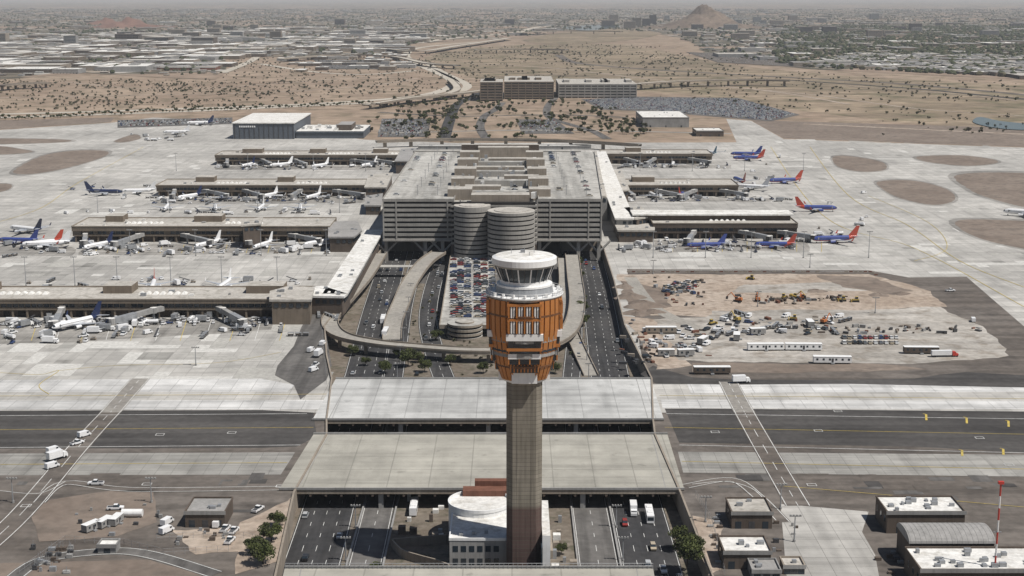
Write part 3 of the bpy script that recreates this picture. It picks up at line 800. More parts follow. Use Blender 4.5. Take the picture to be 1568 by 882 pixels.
# ---------------------------------------------------------------- aircraft
def aircraft(body,tail,belly,engine,wing):
    b=MB()
    S=[(16.8,.08,3.0),(16.3,.7,3.05),(15.2,1.3,3.2),(13.2,1.78,3.36),(10.5,1.95,3.4),(2,1.95,3.4),(-6,1.95,3.4),(-10,1.72,3.62),(-14,1.02,4.15),(-16.8,.32,4.6)]
    n=14;v=[]
    for x,r,z in S:
        for i in range(n):
            a=6.28319*(i+.5)/n; v.append((x,r*math.cos(a),z+r*math.sin(a)))
    f=[];m=[]
    for k in range(len(S)-1):
        for i in range(n):
            f.append((k*n+i,k*n+(i+1)%n,(k+1)*n+(i+1)%n,(k+1)*n+i))
            a=6.28319*(i+1)/n
            mm=body
            if math.sin(a)<-.55: mm=belly
            if k>=7 : mm=tail
            if k==1 and math.sin(a)>.35 and math.sin(a)<.98: mm=GLASS
            m.append(mm)
    f+=[tuple(range(n)),tuple(range((len(S)-1)*n+n-1,(len(S)-1)*n-1,-1))];m+=[body,tail]
    b.add(v,f,m)
    for s in (-1,1):
        def slab(P,t0,t1,mat):
            v=[(x,y*s,z+t) for (x,y,z),t in zip(P,(t0,t0,t1,t1))]+[(x,y*s,z-t) for (x,y,z),t in zip(P,(t0,t0,t1,t1))]
            b.add(v,[(0,1,2,3),(7,6,5,4),(0,4,5,1),(1,5,6,2),(2,6,7,3),(3,7,4,0)],mat)
        slab([(4.6,1.2,2.5),(-3.2,1.2,2.5),(-2.8,6,2.9),(.8,6,2.9)],.4,.22,wing)
        slab([(.8,6,2.9),(-2.8,6,2.9),(-7.2,17,3.9),(-5.8,17,3.9)],.22,.08,wing)
        slab([(-5.9,17,3.9),(-7.3,17,3.9),(-8.2,17.5,6.2),(-7.5,17.5,6.2)],.05,.05,tail)
        slab([(-12.6,.5,4.6),(-15.8,.5,4.6),(-17.6,6.8,5.1),(-16.2,6.8,5.1)],.18,.07,wing)
        b.tube((4.8,5.1*s,1.75),(1.2,5.1*s,1.85),1.05,engine,12,.85);b.tube((1.2,5.1*s,1.85),(.2,5.1*s,1.9),.6,MDARK,8,.4)
        b.tube((4.82,5.1*s,1.75),(4.84,5.1*s,1.75),.85,MDARK,12); b.box(.4,3.6,5.1*s-.15,5.1*s+.15,2.3,3.0,wing)
        b.tube((-1.5,2.6*s,.5),(-1.5,2.6*s,2.4),.16,METAL,5);b.tube((-1.5,2.2*s,.55),(-1.5,3.*s,.55),.55,TIRE,10)
        b.box(-9.5,12.5,1.87*s-.03,1.87*s+.03,3.75,4.05,MDARK)
        b.box(12,12.9,1.83*s-.03,1.83*s+.03,2.9,4.5,METAL)
    v=[(-9.8,.16,5.2),(-15.9,.16,5.0),(-18.,.07,12.2),(-15.6,.07,12.2),(-9.8,-.16,5.2),(-15.9,-.16,5.0),(-18.,-.07,12.2),(-15.6,-.07,12.2)]
    b.add(v,[(0,1,2,3),(7,6,5,4),(0,4,5,1),(1,5,6,2),(2,6,7,3),(3,7,4,0)],tail)
    b.tube((13.2,0,.4),(13.2,0,1.9),.12,METAL,5);b.tube((13.2,-.35,.4),(13.2,.35,.4),.4,TIRE,10)
    return b.mesh('aircraft')
def pm(n,c,r=.3): return m_plain(n,c,r,.05)
BLU=pm('livery_blue',(.045,.07,.25));SWR=pm('livery_red',(.40,.06,.035));LW=pm('livery_white',(.78,.78,.78));LN=pm('livery_navy',(.02,.03,.08));LG=pm('livery_silver',(.42,.44,.47));LTEAL=pm('livery_teal',(.05,.2,.3))
AC={'sw':aircraft(BLU,SWR,SWR,BLU,LG),'swb':aircraft(BLU,BLU,SWR,BLU,LG),'us':aircraft(LW,LN,LN,LW,LG),'am':aircraft(LG,LN,LG,LG,LG),'wr':aircraft(LW,SWR,LW,LW,LG),'wh':aircraft(LW,LW,LW,LW,LG),'wt':aircraft(LW,LTEAL,LG,LW,LG),'na':aircraft(LN,LN,LG,LG,LG)}
PL=[]
def plane(px,py,deg,k,s=1.):
    p=G(px,py); PL.append((p.x,p.y)); put(AC[k],'airliner',(p.x,p.y,.1),math.radians(deg),s)
D=plane
D(118,502,235,'us',.95)
D(318,379,242,'wh',.85);D(403,380,250,'wh',.8);D(488,377,228,'wh',.85);D(150,381,240,'us',.85)
D(70,380,190,'wh');D(28,374,172,'swb',.9);D(40,357,150,'us');D(64,378,215,'wr',.9)
D(290,305,235,'us',.85);D(410,304,240,'wh',.85);D(480,305,250,'wh',.85);D(340,306,100,'am',.8)
D(160,299,-4,'na');D(212,297,185,'wh',.9)
D(380,256,250,'us',.8);D(430,256,220,'wh',.85);D(490,257,235,'wh',.8);D(565,256,240,'wh',.85);D(603,253,250,'us',.8)
D(306,192,188,'us',1.1);D(270,206,182,'wh',1.0)
D(235,441,-80,'wr',.8);D(345,441,-95,'wh',.8)
for x in (255,330,400,460): D(x,322,-85+U(-12,12),'wh',.8)
D(1250,324,-3,'sw');D(1278,372,186,'sw');D(1186,380,175,'sw',.85);D(1080,381,185,'swb',.85)
D(1202,281,192,'sw');D(1150,291,150,'wh');D(1132,281,100,'sw');D(1000,303,100,'wh',.85);D(1045,301,70,'sw',.85)
D(1142,240,170,'swb');D(1146,246,178,'sw');D(1087,237,110,'wt',.9);D(1030,255,80,'wh',.85);D(975,254,95,'us',.8)
D(1572,332,150,'wr',1.1)

# ---------------------------------------------------------------- vehicles
def car_mesh(col,kind='sedan'):
    b=MB()
    def wheels(xs,r=.34,w=.9):
        for x in xs:
            for s in (-1,1): b.tube((x,s*(w-.22),r),(x,s*w,r),r,TIRE,10)
    def prof(pts,w,mat):
        n=len(pts);v=[(x,-w,z) for x,z in pts]+[(x,w,z) for x,z in pts]
        b.add(v,[tuple(range(n)),tuple(range(2*n-1,n-1,-1))]+[(i+n,(i+1)%n+n,(i+1)%n,i) for i in range(n)],mat)
    if kind=='sedan':
        prof([(2.3,.3),(2.35,.65),(1.2,.92),(-1.7,.98),(-2.3,.9),(-2.3,.3)],.9,col)
        b.taper((-1.75,1.15,-.84,.84),.93,(-1.15,.35,-.68,.68),1.42,GLASS,top=col); b.box(-1.1,.3,-.66,.66,1.42,1.45,col); wheels((-1.4,1.45))
    elif kind=='suv':
        prof([(2.35,.35),(2.4,.8),(1.3,1.08),(-2.3,1.1),(-2.35,.35)],.95,col)
        b.taper((-2.3,1.25,-.9,.9),1.08,(-2.05,.6,-.76,.76),1.72,GLASS,top=col); b.box(-2,.55,-.74,.74,1.72,1.76,col); wheels((-1.45,1.5),.38,.95)
    elif kind=='pickup':
        prof([(2.8,.4),(2.8,.95),(1.5,1.12),(-2.8,1.12),(-2.8,.4)],.98,col)
        b.taper((-.7,1.4,-.92,.92),1.12,(-.5,.8,-.78,.78),1.85,GLASS,top=col); b.box(-.45,.75,-.76,.76,1.85,1.89,col)
        b.box(-2.65,-.8,-.8,.8,1.121,1.14,MDARK); wheels((-1.8,1.8),.4,.98)
    elif kind=='van':
        prof([(2.7,.4),(2.75,1.0),(2.1,1.3),(1.5,2.2),(-2.7,2.25),(-2.75,.4)],1.0,col)
        b.add([(2.14,-.9,1.3),(2.14,.9,1.3),(1.56,.85,2.12),(1.56,-.85,2.12)],[(0,1,2,3)],GLASS); 
        for s in (-1,1): b.box(.6,1.6,s*1.0-.02,s*1.0+.02,1.35,1.95,GLASS)
        wheels((-1.8,1.75),.38,1.0)
    elif kind=='bus':
        b.box(-6,6,-1.28,1.28,.4,3.1,col); b.box(-5.7,5.6,-1.31,1.31,1.5,2.4,GLASS); b.box(5.9,6.04,-1.1,1.1,1.3,2.6,GLASS)
        b.box(-4,-2,-.9,.9,3.1,3.4,WHITE);b.box(1,3,-.9,.9,3.1,3.35,WHITE); wheels((-3.8,3.8),.5,1.28)
    elif kind=='box':
        b.box(-4.2,1.8,-1.2,1.2,1.0,3.6,col); b.box(-4.1,3.4,-.5,.5,.6,1.0,MDARK)
        prof([(4,.5),(4.05,1.4),(3.6,2.4),(2.1,2.5),(2.1,.5)],1.1,WHITE); b.box(3.5,3.86,-.95,.95,1.5,2.2,GLASS); wheels((-2.8,3.0),.48,1.15)
    elif kind=='semi':
        b.box(-9,3.4,-1.28,1.28,1.2,4.0,col); b.box(-9,7,-.5,.5,.7,1.1,MDARK)
        prof([(7.5,.6),(7.6,1.9),(6.2,2.1),(5.8,3.2),(4.0,3.4),(4.0,.6)],1.2,RED); b.box(5.7,6.1,-1,1,2.1,2.9,GLASS); wheels((-7.8,-6.6,3.9,5,6.9),.5,1.25)
    elif kind=='tug':
        b.box(-1.4,1.5,-.75,.75,.35,.95,col); b.box(-1.3,-.5,-.7,.7,.95,1.2,col); b.box(-.4,-.1,-.5,.5,.95,1.35,MDARK)
        for x in (-.9,.5):
            for s in (-.6,.6): b.tube((x,s,.95),(x,s,1.9),.05,MDARK,4)
        b.box(-1.1,.7,-.7,.7,1.9,1.98,col); wheels((-.95,1.0),.32,.75)
    elif kind=='cart':
        for k in range(3):
            o=-k*3.9
            b.box(o-1.5,o+1.5,-.8,.8,.5,.65,MDARK); b.box(o-1.5,o+1.5,-.8,.8,1.9,2.0,col)
            for x in (-1.45,1.45): b.box(o+x-.04,o+x+.04,-.8,.8,.65,1.9,col)
            b.box(o-1.3,o+1.3,-.6,.6,.65,.65+U(.3,1.),random.choice((MDARK,WALLB,METAL)))
            for x in(-1,1):
                for s in (-1,1): b.tube((o+x,s*.62,.25),(o+x,s*.8,.25),.25,TIRE,8)
            b.tube((o+1.5,0,.45),(o+2.4,0,.4),.06,MDARK,4)
    elif kind=='loader':
        b.box(-2.2,2.0,-.8,.8,.4,1.0,col); v=[(-3.2,-.5,1.0),(3.6,-.5,3.0),(3.6,.5,3.0),(-3.2,.5,1.0),(-3.2,-.5,1.3),(3.6,-.5,3.3),(3.6,.5,3.3),(-3.2,.5,1.3)]
        b.add(v,[(3,2,1,0),(4,5,6,7),(0,1,5,4),(1,2,6,5),(2,3,7,6),(3,0,4,7)],MDARK); b.box(-.2,.2,-.55,.55,1,2,col);b.box(.6,1.5,-.85,-.3,1.0,1.6,METAL); wheels((-1.4,1.3),.38,.82)
    elif kind=='fuel':
        b.tube((-4,0,1.9),(1.7,0,1.9),1.05,col,14); b.box(-4.2,3.4,-.5,.5,.6,1.0,MDARK); prof([(4,.5),(4.05,1.4),(3.6,2.4),(2.2,2.5),(2.2,.5)],1.1,WHITE); b.box(3.5,3.86,-.95,.95,1.5,2.2,GLASS); b.box(-3,1,-.4,.4,2.9,3.05,METAL); wheels((-2.8,-1.6,3.0),.48,1.1)
    elif kind=='dozer':
        b.box(-1.9,1.9,-1.2,-.75,0.05,.9,TIRE);b.box(-1.9,1.9,.75,1.2,0.05,.9,TIRE);b.box(-1.7,1.8,-.7,.7,.6,1.6,col);b.box(-1.2,.2,-.65,.65,1.6,2.8,GLASS,top=col);b.box(-1.3,.3,-.7,.7,2.8,2.9,col)
        b.box(2.4,2.7,-1.6,1.6,.1,1.3,col);b.tube((0,-1,.6),(2.5,-1,.6),.12,col,5);b.tube((0,1,.6),(2.5,1,.6),.12,col,5)
    elif kind=='digger':
        b.box(-1.9,1.9,-1.3,-.8,0.05,.8,TIRE);b.box(-1.9,1.9,.8,1.3,0.05,.8,TIRE);b.box(-.6,.6,-.8,.8,.4,1.1,MDARK)
        b.box(-2.3,1.4,-1.2,1.2,1.1,1.9,col);b.box(0,1.4,.2,1.2,1.9,2.9,GLASS,top=col);b.box(-2.2,-.4,-1.1,1.1,1.9,2.4,col)
        b.tube((1.2,-.3,1.7),(4.2,-.3,4.8),.28,col,6);b.tube((4.2,-.3,4.8),(6.6,-.3,2.4),.22,col,6);b.taper((6.2,7.2,-.8,.2),.8,(6,7.0,-.8,.2),2.3,MDARK)
    return b.mesh(kind)
CARC=[pm('car_white',(.72,.72,.71)),pm('car_silver',(.42,.43,.44)),pm('car_gray',(.16,.165,.17)),pm('car_black',(.03,.03,.033)),pm('car_red',(.25,.035,.03)),pm('car_blue',(.04,.07,.18)),pm('car_beige',(.42,.36,.27))]
CARS=[car_mesh(c,k) for c in CARC for k in ('sedan','suv')]+[car_mesh(CARC[0],'pickup'),car_mesh(CARC[2],'pickup'),car_mesh(CARC[0],'sedan'),car_mesh(CARC[1],'suv'),car_mesh(CARC[3],'suv')]
VAN=car_mesh(LW,'van');BUS=car_mesh(LW,'bus');BOX=car_mesh(LW,'box');BOXB=car_mesh(METAL,'box');SEMI=car_mesh(LW,'semi');FUEL=car_mesh(LW,'fuel')
TUG=car_mesh(LW,'tug');TUGY=car_mesh(WALL,'tug');CART=car_mesh(METAL,'cart');LOAD=car_mesh(LW,'loader');LOADB=car_mesh(CARC[5],'loader');PICK=car_mesh(LW,'pickup')
DOZ=car_mesh(YEL,'dozer');DIG=car_mesh(ORANGE,'digger');DIGY=car_mesh(YEL,'digger')
def V(me,name,px,py,deg,z=.25,s=1.):
    p=G(px,py,z); return put(me,name,(p.x,p.y,z),math.radians(deg),s)
def car(px,py,deg,z=.25,s=1.): return V(random.choice(CARS),'car',px,py,deg,z,s)
for x,y,a in ((520,822,92),(468,856,90),(1000,840,-90),(600,470,95),(580,440,95)): V(random.choice(CARS),'car',x,y,a,TZ+.15)
V(BOX,'box_truck',970,786,-92,TZ+.1); V(BUS,'bus',634,782,90,TZ+.15); V(BUS,'shuttle_bus',590,512,88,TZ+.15)
for k in range(48):
    side=R()<.5; y=U(350,1000); t=max(0,(y-560))/460
    if side: x=-66-18*t+random.choice((-6.8,-2.3,2.3,6.8)); a=math.pi/2
    else: x=46+8*t+random.choice((-6.8,-2.3,2.3,6.8)); a=-math.pi/2
    me,nm=random.choice([(c,'car') for c in CARS]*3+[(VAN,'van'),(VAN,'van'),(BUS,'bus')])
    put(me,nm,(x,y,TZ+.1),a+U(-.03,.03))
for k in range(24):
    y=U(670,1000); put(random.choice(CARS),'car',(random.choice((-46,-49,-64,36,34)),y,TZ+.17),math.pi/2)
for r_,(xa,xb) in enumerate(((694,696),(706,703),(716,716),(730,732),(741,743),(753,756))):
    y=398
    while y<486:
        t=(y-395)/95
        if R()<.78: car(xa+(xb-xa)*t,y,U(-4,4)+(0 if R()<.5 else 180),z=-.97)
        y+=2.7+t*1.2
for k in range(60):
    x=random.choice((-81.5,-59.5,34.5,54.5)); y=gy0+8+3*random.randint(0,96)*1.
    if R()<.5: y=gy0+gd-10-3*random.randint(0,25)
    put(random.choice(CARS),'car',(x,y+1.5,ZD+.05),0)
for k in range(50):
    put(random.choice(CARS),'car',(random.choice((-24,-12,2,10)),gy0+U(20,290),ZD-st+1.05),math.pi/2*random.choice((0,1)))
for k in range(8):
    if R()<.6: put(random.choice(CARS),'car',(18.6,399.5+3*k,TZ+.1),0)
for x,y,a,me,nm in ((88,703,52,BOX,'box_truck'),(80,716,52,VAN,'service_van'),(118,680,52,PICK,'pickup_truck'),(129,668,52,VAN,'service_van'),(147,742,180,PICK,'pickup_truck'),
  (177,780,5,PICK,'pickup_truck'),(256,802,70,VAN,'service_van'),(395,782,70,PICK,'pickup_truck'),(358,815,80,PICK,'pickup_truck'),(333,805,85,VAN,'service_van'),(255,815,60,VAN,'service_van'),
  (1135,586,8,BOX,'box_truck'),(480,568,60,VAN,'service_van'),(488,545,80,BOX,'box_truck'),(476,538,75,VAN,'service_van'),(483,560,75,PICK,'pickup_truck'),(494,528,80,VAN,'service_van'),
  (1490,492,80,VAN,'service_van'),(1455,446,10,PICK,'pickup_truck'),(82,692,52,VAN,'service_van'),(352,830,80,PICK,'pickup_truck'),(345,812,80,PICK,'pickup_truck')):
    V(me,nm,x,y,a,.25,1.)
GSE=[(TUG,'baggage_tug'),(TUGY,'baggage_tug'),(CART,'baggage_cart_train'),(LOAD,'belt_loader'),(LOADB,'belt_loader'),(VAN,'service_van'),(BOX,'catering_truck'),(PICK,'pickup_truck'),(FUEL,'fuel_truck'),(BOXB,'catering_truck'),(CART,'baggage_cart_train'),(TUG,'baggage_tug')]
def gse(x0,x1,y0,y1,n):
    for _ in range(n):
        px,py=U(x0,x1),U(y0,y1); p=G(px,py)
        if any(abs(p.x-a)<3.5 and abs(p.y-b)<15 for a,b in PL): continue
        me,nm=random.choice(GSE); V(me,nm,px,py,random.choice((0,90,180,270,45,135))+U(-12,12),.12,1.0)
gse(0,410,489,500,80);gse(0,180,500,526,30);gse(180,460,500,515,16);gse(130,520,373,390,80);gse(0,150,372,392,28);gse(230,560,303,312,60);gse(330,620,254,260,36)
gse(1010,1240,368,386,40);gse(940,1200,303,309,40);gse(930,1130,253,258,26);gse(1150,1290,355,372,12);gse(440,520,476,492,14);gse(200,300,205,216,12);gse(20,480,428,440,20)
gse(945,990,375,385,12);gse(1240,1340,275,360,6);gse(100,560,324,329,22);gse(1140,1200,240,300,10);gse(100,240,285,305,8)
def trailer(w,col):
    b=MB(); b.box(-w/2,w/2,-1.6,1.6,.6,3.4,col,top=ROOFW); b.box(-w/2-.1,w/2+.1,-1.7,1.7,3.4,3.55,WHITE)
    k=-w/2+1.2
    while k<w/2-1.5: b.box(k,k+1.,-1.63,-1.6,1.7,2.7,GLASS); k+=3
    b.box(-.5,.5,-1.64,-1.6,.7,2.7,MDARK); b.box(-.8,.8,-2.8,-1.7,0,.65,METAL)
    for x in (-w/3,w/3): b.box(x-.3,x+.3,-1.2,1.2,0,.6,MDARK)
    return b.mesh('trailer')
TRW=trailer(18,WHITE);TRB=trailer(16,WALL);TRS=trailer(8,WALLG);TRD=trailer(17,WALLB)
for x,y,a,me in ((1172,536,2,TRW),(1230,536,-2,TRW),(1274,556,-3,TRW),(1012,510,0,TRB),(1410,541,-2,TRD),(1090,572,0,TRD),(1128,520,80,TRS),(1160,512,10,TRS),(1076,526,60,TRS),(1050,545,8,TRS),(1020,545,0,TRS),(1240,500,90,TRS)):
    V(me,'site_office_trailer',x,y,a,.2)
V(SEMI,'semi_truck',1448,546,4,.2,.8)
for x,y,me in ((1130,462,DIG),(1160,461,DIG),(1215,457,DIGY),(1200,457,DOZ),(1228,458,DIG),(1290,461,DOZ),(1310,462,DOZ),(1150,428,DOZ),(1128,492,DIGY),(1215,490,DOZ),(1262,495,DIG),(1090,497,DOZ)):
    V(me,'excavator' if me in (DIG,DIGY) else 'bulldozer',x,y,U(0,360),.2,1.05)
for k in range(22): car(1292+(k%11)*8,518+(k//11)*8,90+U(-5,5),.2)
for k in range(36): 
    x,y=U(1095,1290),U(484,514); me,nm=random.choice(((PICK,'pickup_truck'),(VAN,'service_van'),(CART,'equipment_trailer'),(random.choice(CARS),'car'))); V(me,nm,x,y,U(0,360),.2)
for k in range(30): car(1012+U(0,55),432+U(0,20),U(0,180),.2)
for k in range(22): x,y=U(990,1090),U(505,548); me,nm=random.choice(((PICK,'pickup_truck'),(VAN,'service_van'),(random.choice(CARS),'car'))); V(me,nm,x,y,U(0,360),.2)
b=MB()
for k in range(220):
    x,y=random.choice(((U(1095,1290),U(484,514)),(U(985,1090),U(500,550)),(U(1120,1320),U(454,466)),(U(1000,1080),U(425,470)),(U(1290,1500),U(500,512)),(U(950,1000),U(490,560)),(U(1180,1290),U(455,462))))
    p=G(x,y);b.obox(p.x,p.y,U(.6,4),U(.5,2.),.14,.14+U(.3,1.8),U(0,3.1),random.choice((METAL,WALLB,WALL,MDARK,WALLG,WALLB,RUSTB,MDARK)))
b.build('construction_material_stacks')
def pile(px,py,r,h,mat,name='dirt_pile'):
    p=G(px,py);b=MB();n=22;rings=6;v=[];ph=[U(0,6) for _ in range(3)]
    for k in range(rings):
        t=k/(rings-1)
        for i in range(n):
            a=6.28319*i/n; rr=r*(1-t)**.8*(1+.16*math.sin(3*a+ph[0])+.1*math.sin(5*a+ph[1]))+.01
            v.append((p.x+rr*math.cos(a),p.y+rr*math.sin(a),.1+h*t**.9*(1+.1*U(-1,1))*(1 if t<1 else .97)))
    f=[(k*n+i,k*n+(i+1)%n,(k+1)*n+(i+1)%n,(k+1)*n+i) for k in range(rings-1) for i in range(n)]
    b.add(v,f,mat); b.build(name)
for x,y,r,h in ((965,455,9,2.6),(985,468,11,3),(975,480,8,2.2),(1002,478,6,1.6),(1345,452,6,1.4),(955,440,6,2),(1380,450,5,1.2),(1250,446,6,1.2)): pile(x,y,r,h,SOILD)
b=MB()
P=[G(x,y) for x,y in ((945,417),(1080,417),(1330,417),(1345,425))]
for i in range(3):
    a,c=P[i],P[i+1];n=int((c-a).length/3)
    for k in range(n):
        if R()<.2: continue
        p=a.lerp(c,k/n); b.box(p.x,p.x+2.2,p.y,p.y+.5,.1,.8,RUSTB if k%3==0 else WALL)
b.build('construction_barrier')

# ---------------------------------------------------------------- jet bridges
def jb_mesh(L):
    b=MB()
    b.cyl(0,0,1.9,1.9,4.2,7.2,14,WALLG,top=ROOFW); b.cyl(0,0,.6,.6,0,4.2,8,METAL)
    b.box(-1.6,1.6,0,6,4.5,7,WALLG)
    v=[];
    for (y,z,w,h) in ((-1,4.4,1.35,2.6),(-L,3.0,1.35,2.6)):
        v+=[(-w,y,z),(w,y,z),(w,y,z+h),(-w,y,z+h)]
    b.add(v,[(0,1,2,3),(7,6,5,4),(0,4,5,1),(1,5,6,2),(2,6,7,3),(3,7,4,0)],WALLG)
    m=L*.45
    v=[]
    for (y,zt_,w,h) in ((-m,3.55,1.6,3.0),(-L+.5,2.85,1.6,3.0)): v+=[(-w,y,zt_),(w,y,zt_),(w,y,zt_+h),(-w,y,zt_+h)]
    b.add(v,[(0,1,2,3),(7,6,5,4),(0,4,5,1),(1,5,6,2),(2,6,7,3),(3,7,4,0)],METAL)
    b.cyl(0,-L-.8,2.0,2.0,2.8,5.9,10,WALLG,top=ROOFW); b.box(-3.2,-.5,-L-2.6,-L+.4,2.9,5.8,MDARK,top=ROOFW)
    for s in (-1.3,1.3): b.tube((s,-L*.8,.4),(s,-L*.8,3.2),.22,METAL,6); b.tube((s-.25,-L*.8,.5),(s+.25,-L*.8,.5),.5,TIRE,8)
    b.box(-1.6,1.6,-L*.8-.3,-L*.8+.3,.7,1.1,METAL)
    b.box(1.6,2.6,-L*.93,-L*.7,.2,3.0,METAL)
    return b.mesh('jetbridge')
JB=[jb_mesh(20),jb_mesh(26)]
YB={'A':487,'B':371,'C':301,'D':253,'B2':366,'C2':301,'D2':251}
def jbs(key,xs,angs,yo=-6):
    for px,a in zip(xs,angs):
        p=G(px,YB[key]); put(random.choice(JB),'jet_bridge',(p.x,p.y+yo,0),math.radians(a))
jbs('A',(100,240,345),(10,-40,35))
jbs('B',(135,215,290,385,455),(15,-20,50,10,60)); jbs('C',(270,320,380,460,520),(10,50,40,-10,60)); jbs('D',(350,405,455,545,580),(10,30,30,60,60))
jbs('B2',(1060,1140,1200),(-15,45,60));jbs('C2',(960,1010,1060,1110),(10,40,-30,50));jbs('D2',(960,1000,1060),(30,-20,50))
for key,fr in (('A',(.25,.5,.75)),('B',(.2,.4,.6,.85)),('C',(.2,.5,.8)),('B2',(.3,.7)),('C2',(.4,.8))):
    x0,x1,y0,y1,h=CC[key]
    for t in fr: put(random.choice(JB),'jet_bridge',(x0+(x1-x0)*t,y1+6,0),math.pi+U(-.7,.7))
# ---------------------------------------------------------------- light masts
def mast(h):
    b=MB(); b.tube((0,0,0),(0,0,h),.28,METAL,6,.14); b.cyl(0,0,.5,.5,0,.8,8,WALLG)
    b.box(-1.8,1.8,-.12,.12,h-.3,h,METAL)
    for k in range(4): b.box(-1.7+k*1.05,-1.2+k*1.05,-.5,.3,h-.2,h+.35,WALLG)
    return b.mesh('mast')
MS=mast(18);MSL=mast(9)
for x in (40,115,180,262,340,425): V(MS,'apron_light_mast',x,438,0,0)
for x in (150,260,330,395,460,520): V(MS,'apron_light_mast',x,326,0,0)
for x in (200,300,400,500,): V(MS,'apron_light_mast',x,392,0,0)
for x in (1000,1080,1150,1230,1330): V(MS,'apron_light_mast',x,395,0,0)
for x in (270,380,480,560,980,1060,1140,1230): V(MS,'apron_light_mast',x,262,0,0)
for x,y in ((232,770),(20,770),(300,560),(1195,780),(1216,830),(1240,410),(1340,480),(1000,420),(1160,470),(1080,800)): V(MSL,'light_pole',x,y,0,0)
for y in (395,440,470,665,700,740,780,820,860,900,940):
    for x in (-54-1.6*max(0,(y-640)/45),36+1.2*max(0,(y-640)/45)): put(MSL,'street_lamp',(x,y,TZ),0,.9)
b=MB();p=G(1521,905);n=9;h=ZP(p.y,741)
for k in range(n): b.tube((p.x,p.y,h*k/n),(p.x,p.y,h*(k+1)/n),.28,RED if k%2==0 else WHITE,8)
b.box(p.x-.8,p.x+.8,p.y-.5,p.y+.5,h,h+.8,RED); b.box(p.x-1.2,p.x+1.2,p.y-.1,p.y+.1,h*.55,h*.55+.3,METAL); b.build('antenna_mast')

# ---------------------------------------------------------------- foreground buildings
def bld(name,x0,x1,ybase,h,depth,wall=WALL,roof=ROOFT,z=0,doors=3,clut=3):
    p=G(x0,ybase,z);q=G(x1,ybase,z);b=MB();y0=p.y;y1=y0+depth
    b.box(p.x,q.x,y0,y1,z,z+h,wall,top=roof); b.wall([(p.x,y0),(q.x,y0),(q.x,y1),(p.x,y1)],z+h,z+h+.6,.5,wall,closed=True)
    b.box(p.x-.35,q.x+.35,y0-.35,y0-.25,z+h-.6,z+h+.65,WALLG)
    w=q.x-p.x
    for k in range(doors):
        x=p.x+w*(k+.5)/doors; b.box(x-1,x+1,y0-.06,y0+.05,z+.1,z+min(2.6,h*.7),MDARK if k%2 else GLASS)
    for k in range(int(depth/5)):
        y=y0+2+k*5; b.box(p.x-.06,p.x+.05,y,y+1.6,z+h*.45,z+h*.75,GLASS)
    for k in range(clut):
        x=U(p.x+1.5,q.x-3);y=U(y0+1.5,y1-3); b.box(x,x+U(.8,2.2),y,y+U(.8,1.8),z+h,z+h+U(.6,1.4),METAL)
    return b.build(name)
bld('utility_building',284,345,808,5.2,14,WALLB,ROOFG)
bld('utility_building',1120,1182,810,5.5,14,WALLB,ROOFT)
bld('utility_building',1108,1180,872,5.5,13,WALLB,ROOFW)
bld('utility_building',1152,1195,890,3.2,9,WALLG,ROOFG)
bld('utility_building',1200,1232,880,2.6,7,WALL,ROOFT,clut=1)
bld('annex_building',1357,1476,817,7.2,15,WALLB,ROOFW,clut=12)
bld('fire_station',1408,1700,911,7.6,17.5,WALLB,ROOFW,clut=30)
b=MB(); p=G(1390,871);q=G(1522,871);n=12;d=15;v=[]
for i in range(n+1):
    a=math.pi*i/n; y=p.y+d/2-d/2*math.cos(a)*1.; z=8.2+2.8*math.sin(a)
    v+=[(p.x,y,z),(q.x,y,z)]
b.add(v,[(2*i,2*i+1,2*i+3,2*i+2) for i in range(n)],ROOFG)
b.add([v[2*i] for i in range(n+1)],[tuple(range(n,-1,-1))],WALLG); b.add([v[2*i+1] for i in range(n+1)],[tuple(range(n+1))],WALLG)
b.box(p.x+.3,q.x-.3,p.y+.3,p.y+d-.3,0,8.2,WALLB)
k=p.x+.5
while k<q.x-.3:   # standing seams
    for i in range(n):
        a0=v[2*i];a1=v[2*i+2]; b.tube((k,a0[1],a0[2]+.03),(k,a1[1],a1[2]+.03),.05,WALLG,3)
    k+=1.6
b.build('curved_roof_hall')
bld('guard_booth',150,178,848,2.6,5,WALLG,ROOFW,clut=0,doors=1)
for x,y,a in ((140,812,60),(160,806,70),(178,802,80)): V(TRS,'storage_container',x,y,a,.1,.8)
b=MB();p=G(205,792); b.tube((p.x-4,p.y,1.6),(p.x+3,p.y,1.6),1.3,WHITE,16); b.box(p.x-3,p.x-2.4,p.y-1,p.y+1,0,.8,WALLG);b.box(p.x+1.6,p.x+2.2,p.y-1,p.y+1,0,.8,WALLG);b.build('fuel_tank')
b=MB()
for k in range(30):
    x,y=U(50,110),U(840,880);p=G(x,y);s=U(.4,1.1);b.box(p.x-s,p.x+s,p.y-s*.6,p.y+s*.6,.1,U(.6,1.8),random.choice((METAL,WALLB,WALLG,MDARK)))
    b.tube((p.x,p.y,0),(p.x,p.y,U(2,4)),.06,METAL,4)
b.build('equipment_rack')
b=MB()
for k in range(50):
    x,y=random.choice(((U(1185,1230),U(800,870)),(U(270,350),U(812,835)),(U(1085,1105),U(790,870)),(U(1340,1390),U(845,880)),(U(110,260),U(770,830))));p=G(x,y);s=U(.3,1.);b.box(p.x-s,p.x+s,p.y-s*.6,p.y+s*.6,.1,U(.5,1.6),random.choice((METAL,WALLG,WALLB,MDARK)))
b.build('equipment_crates')
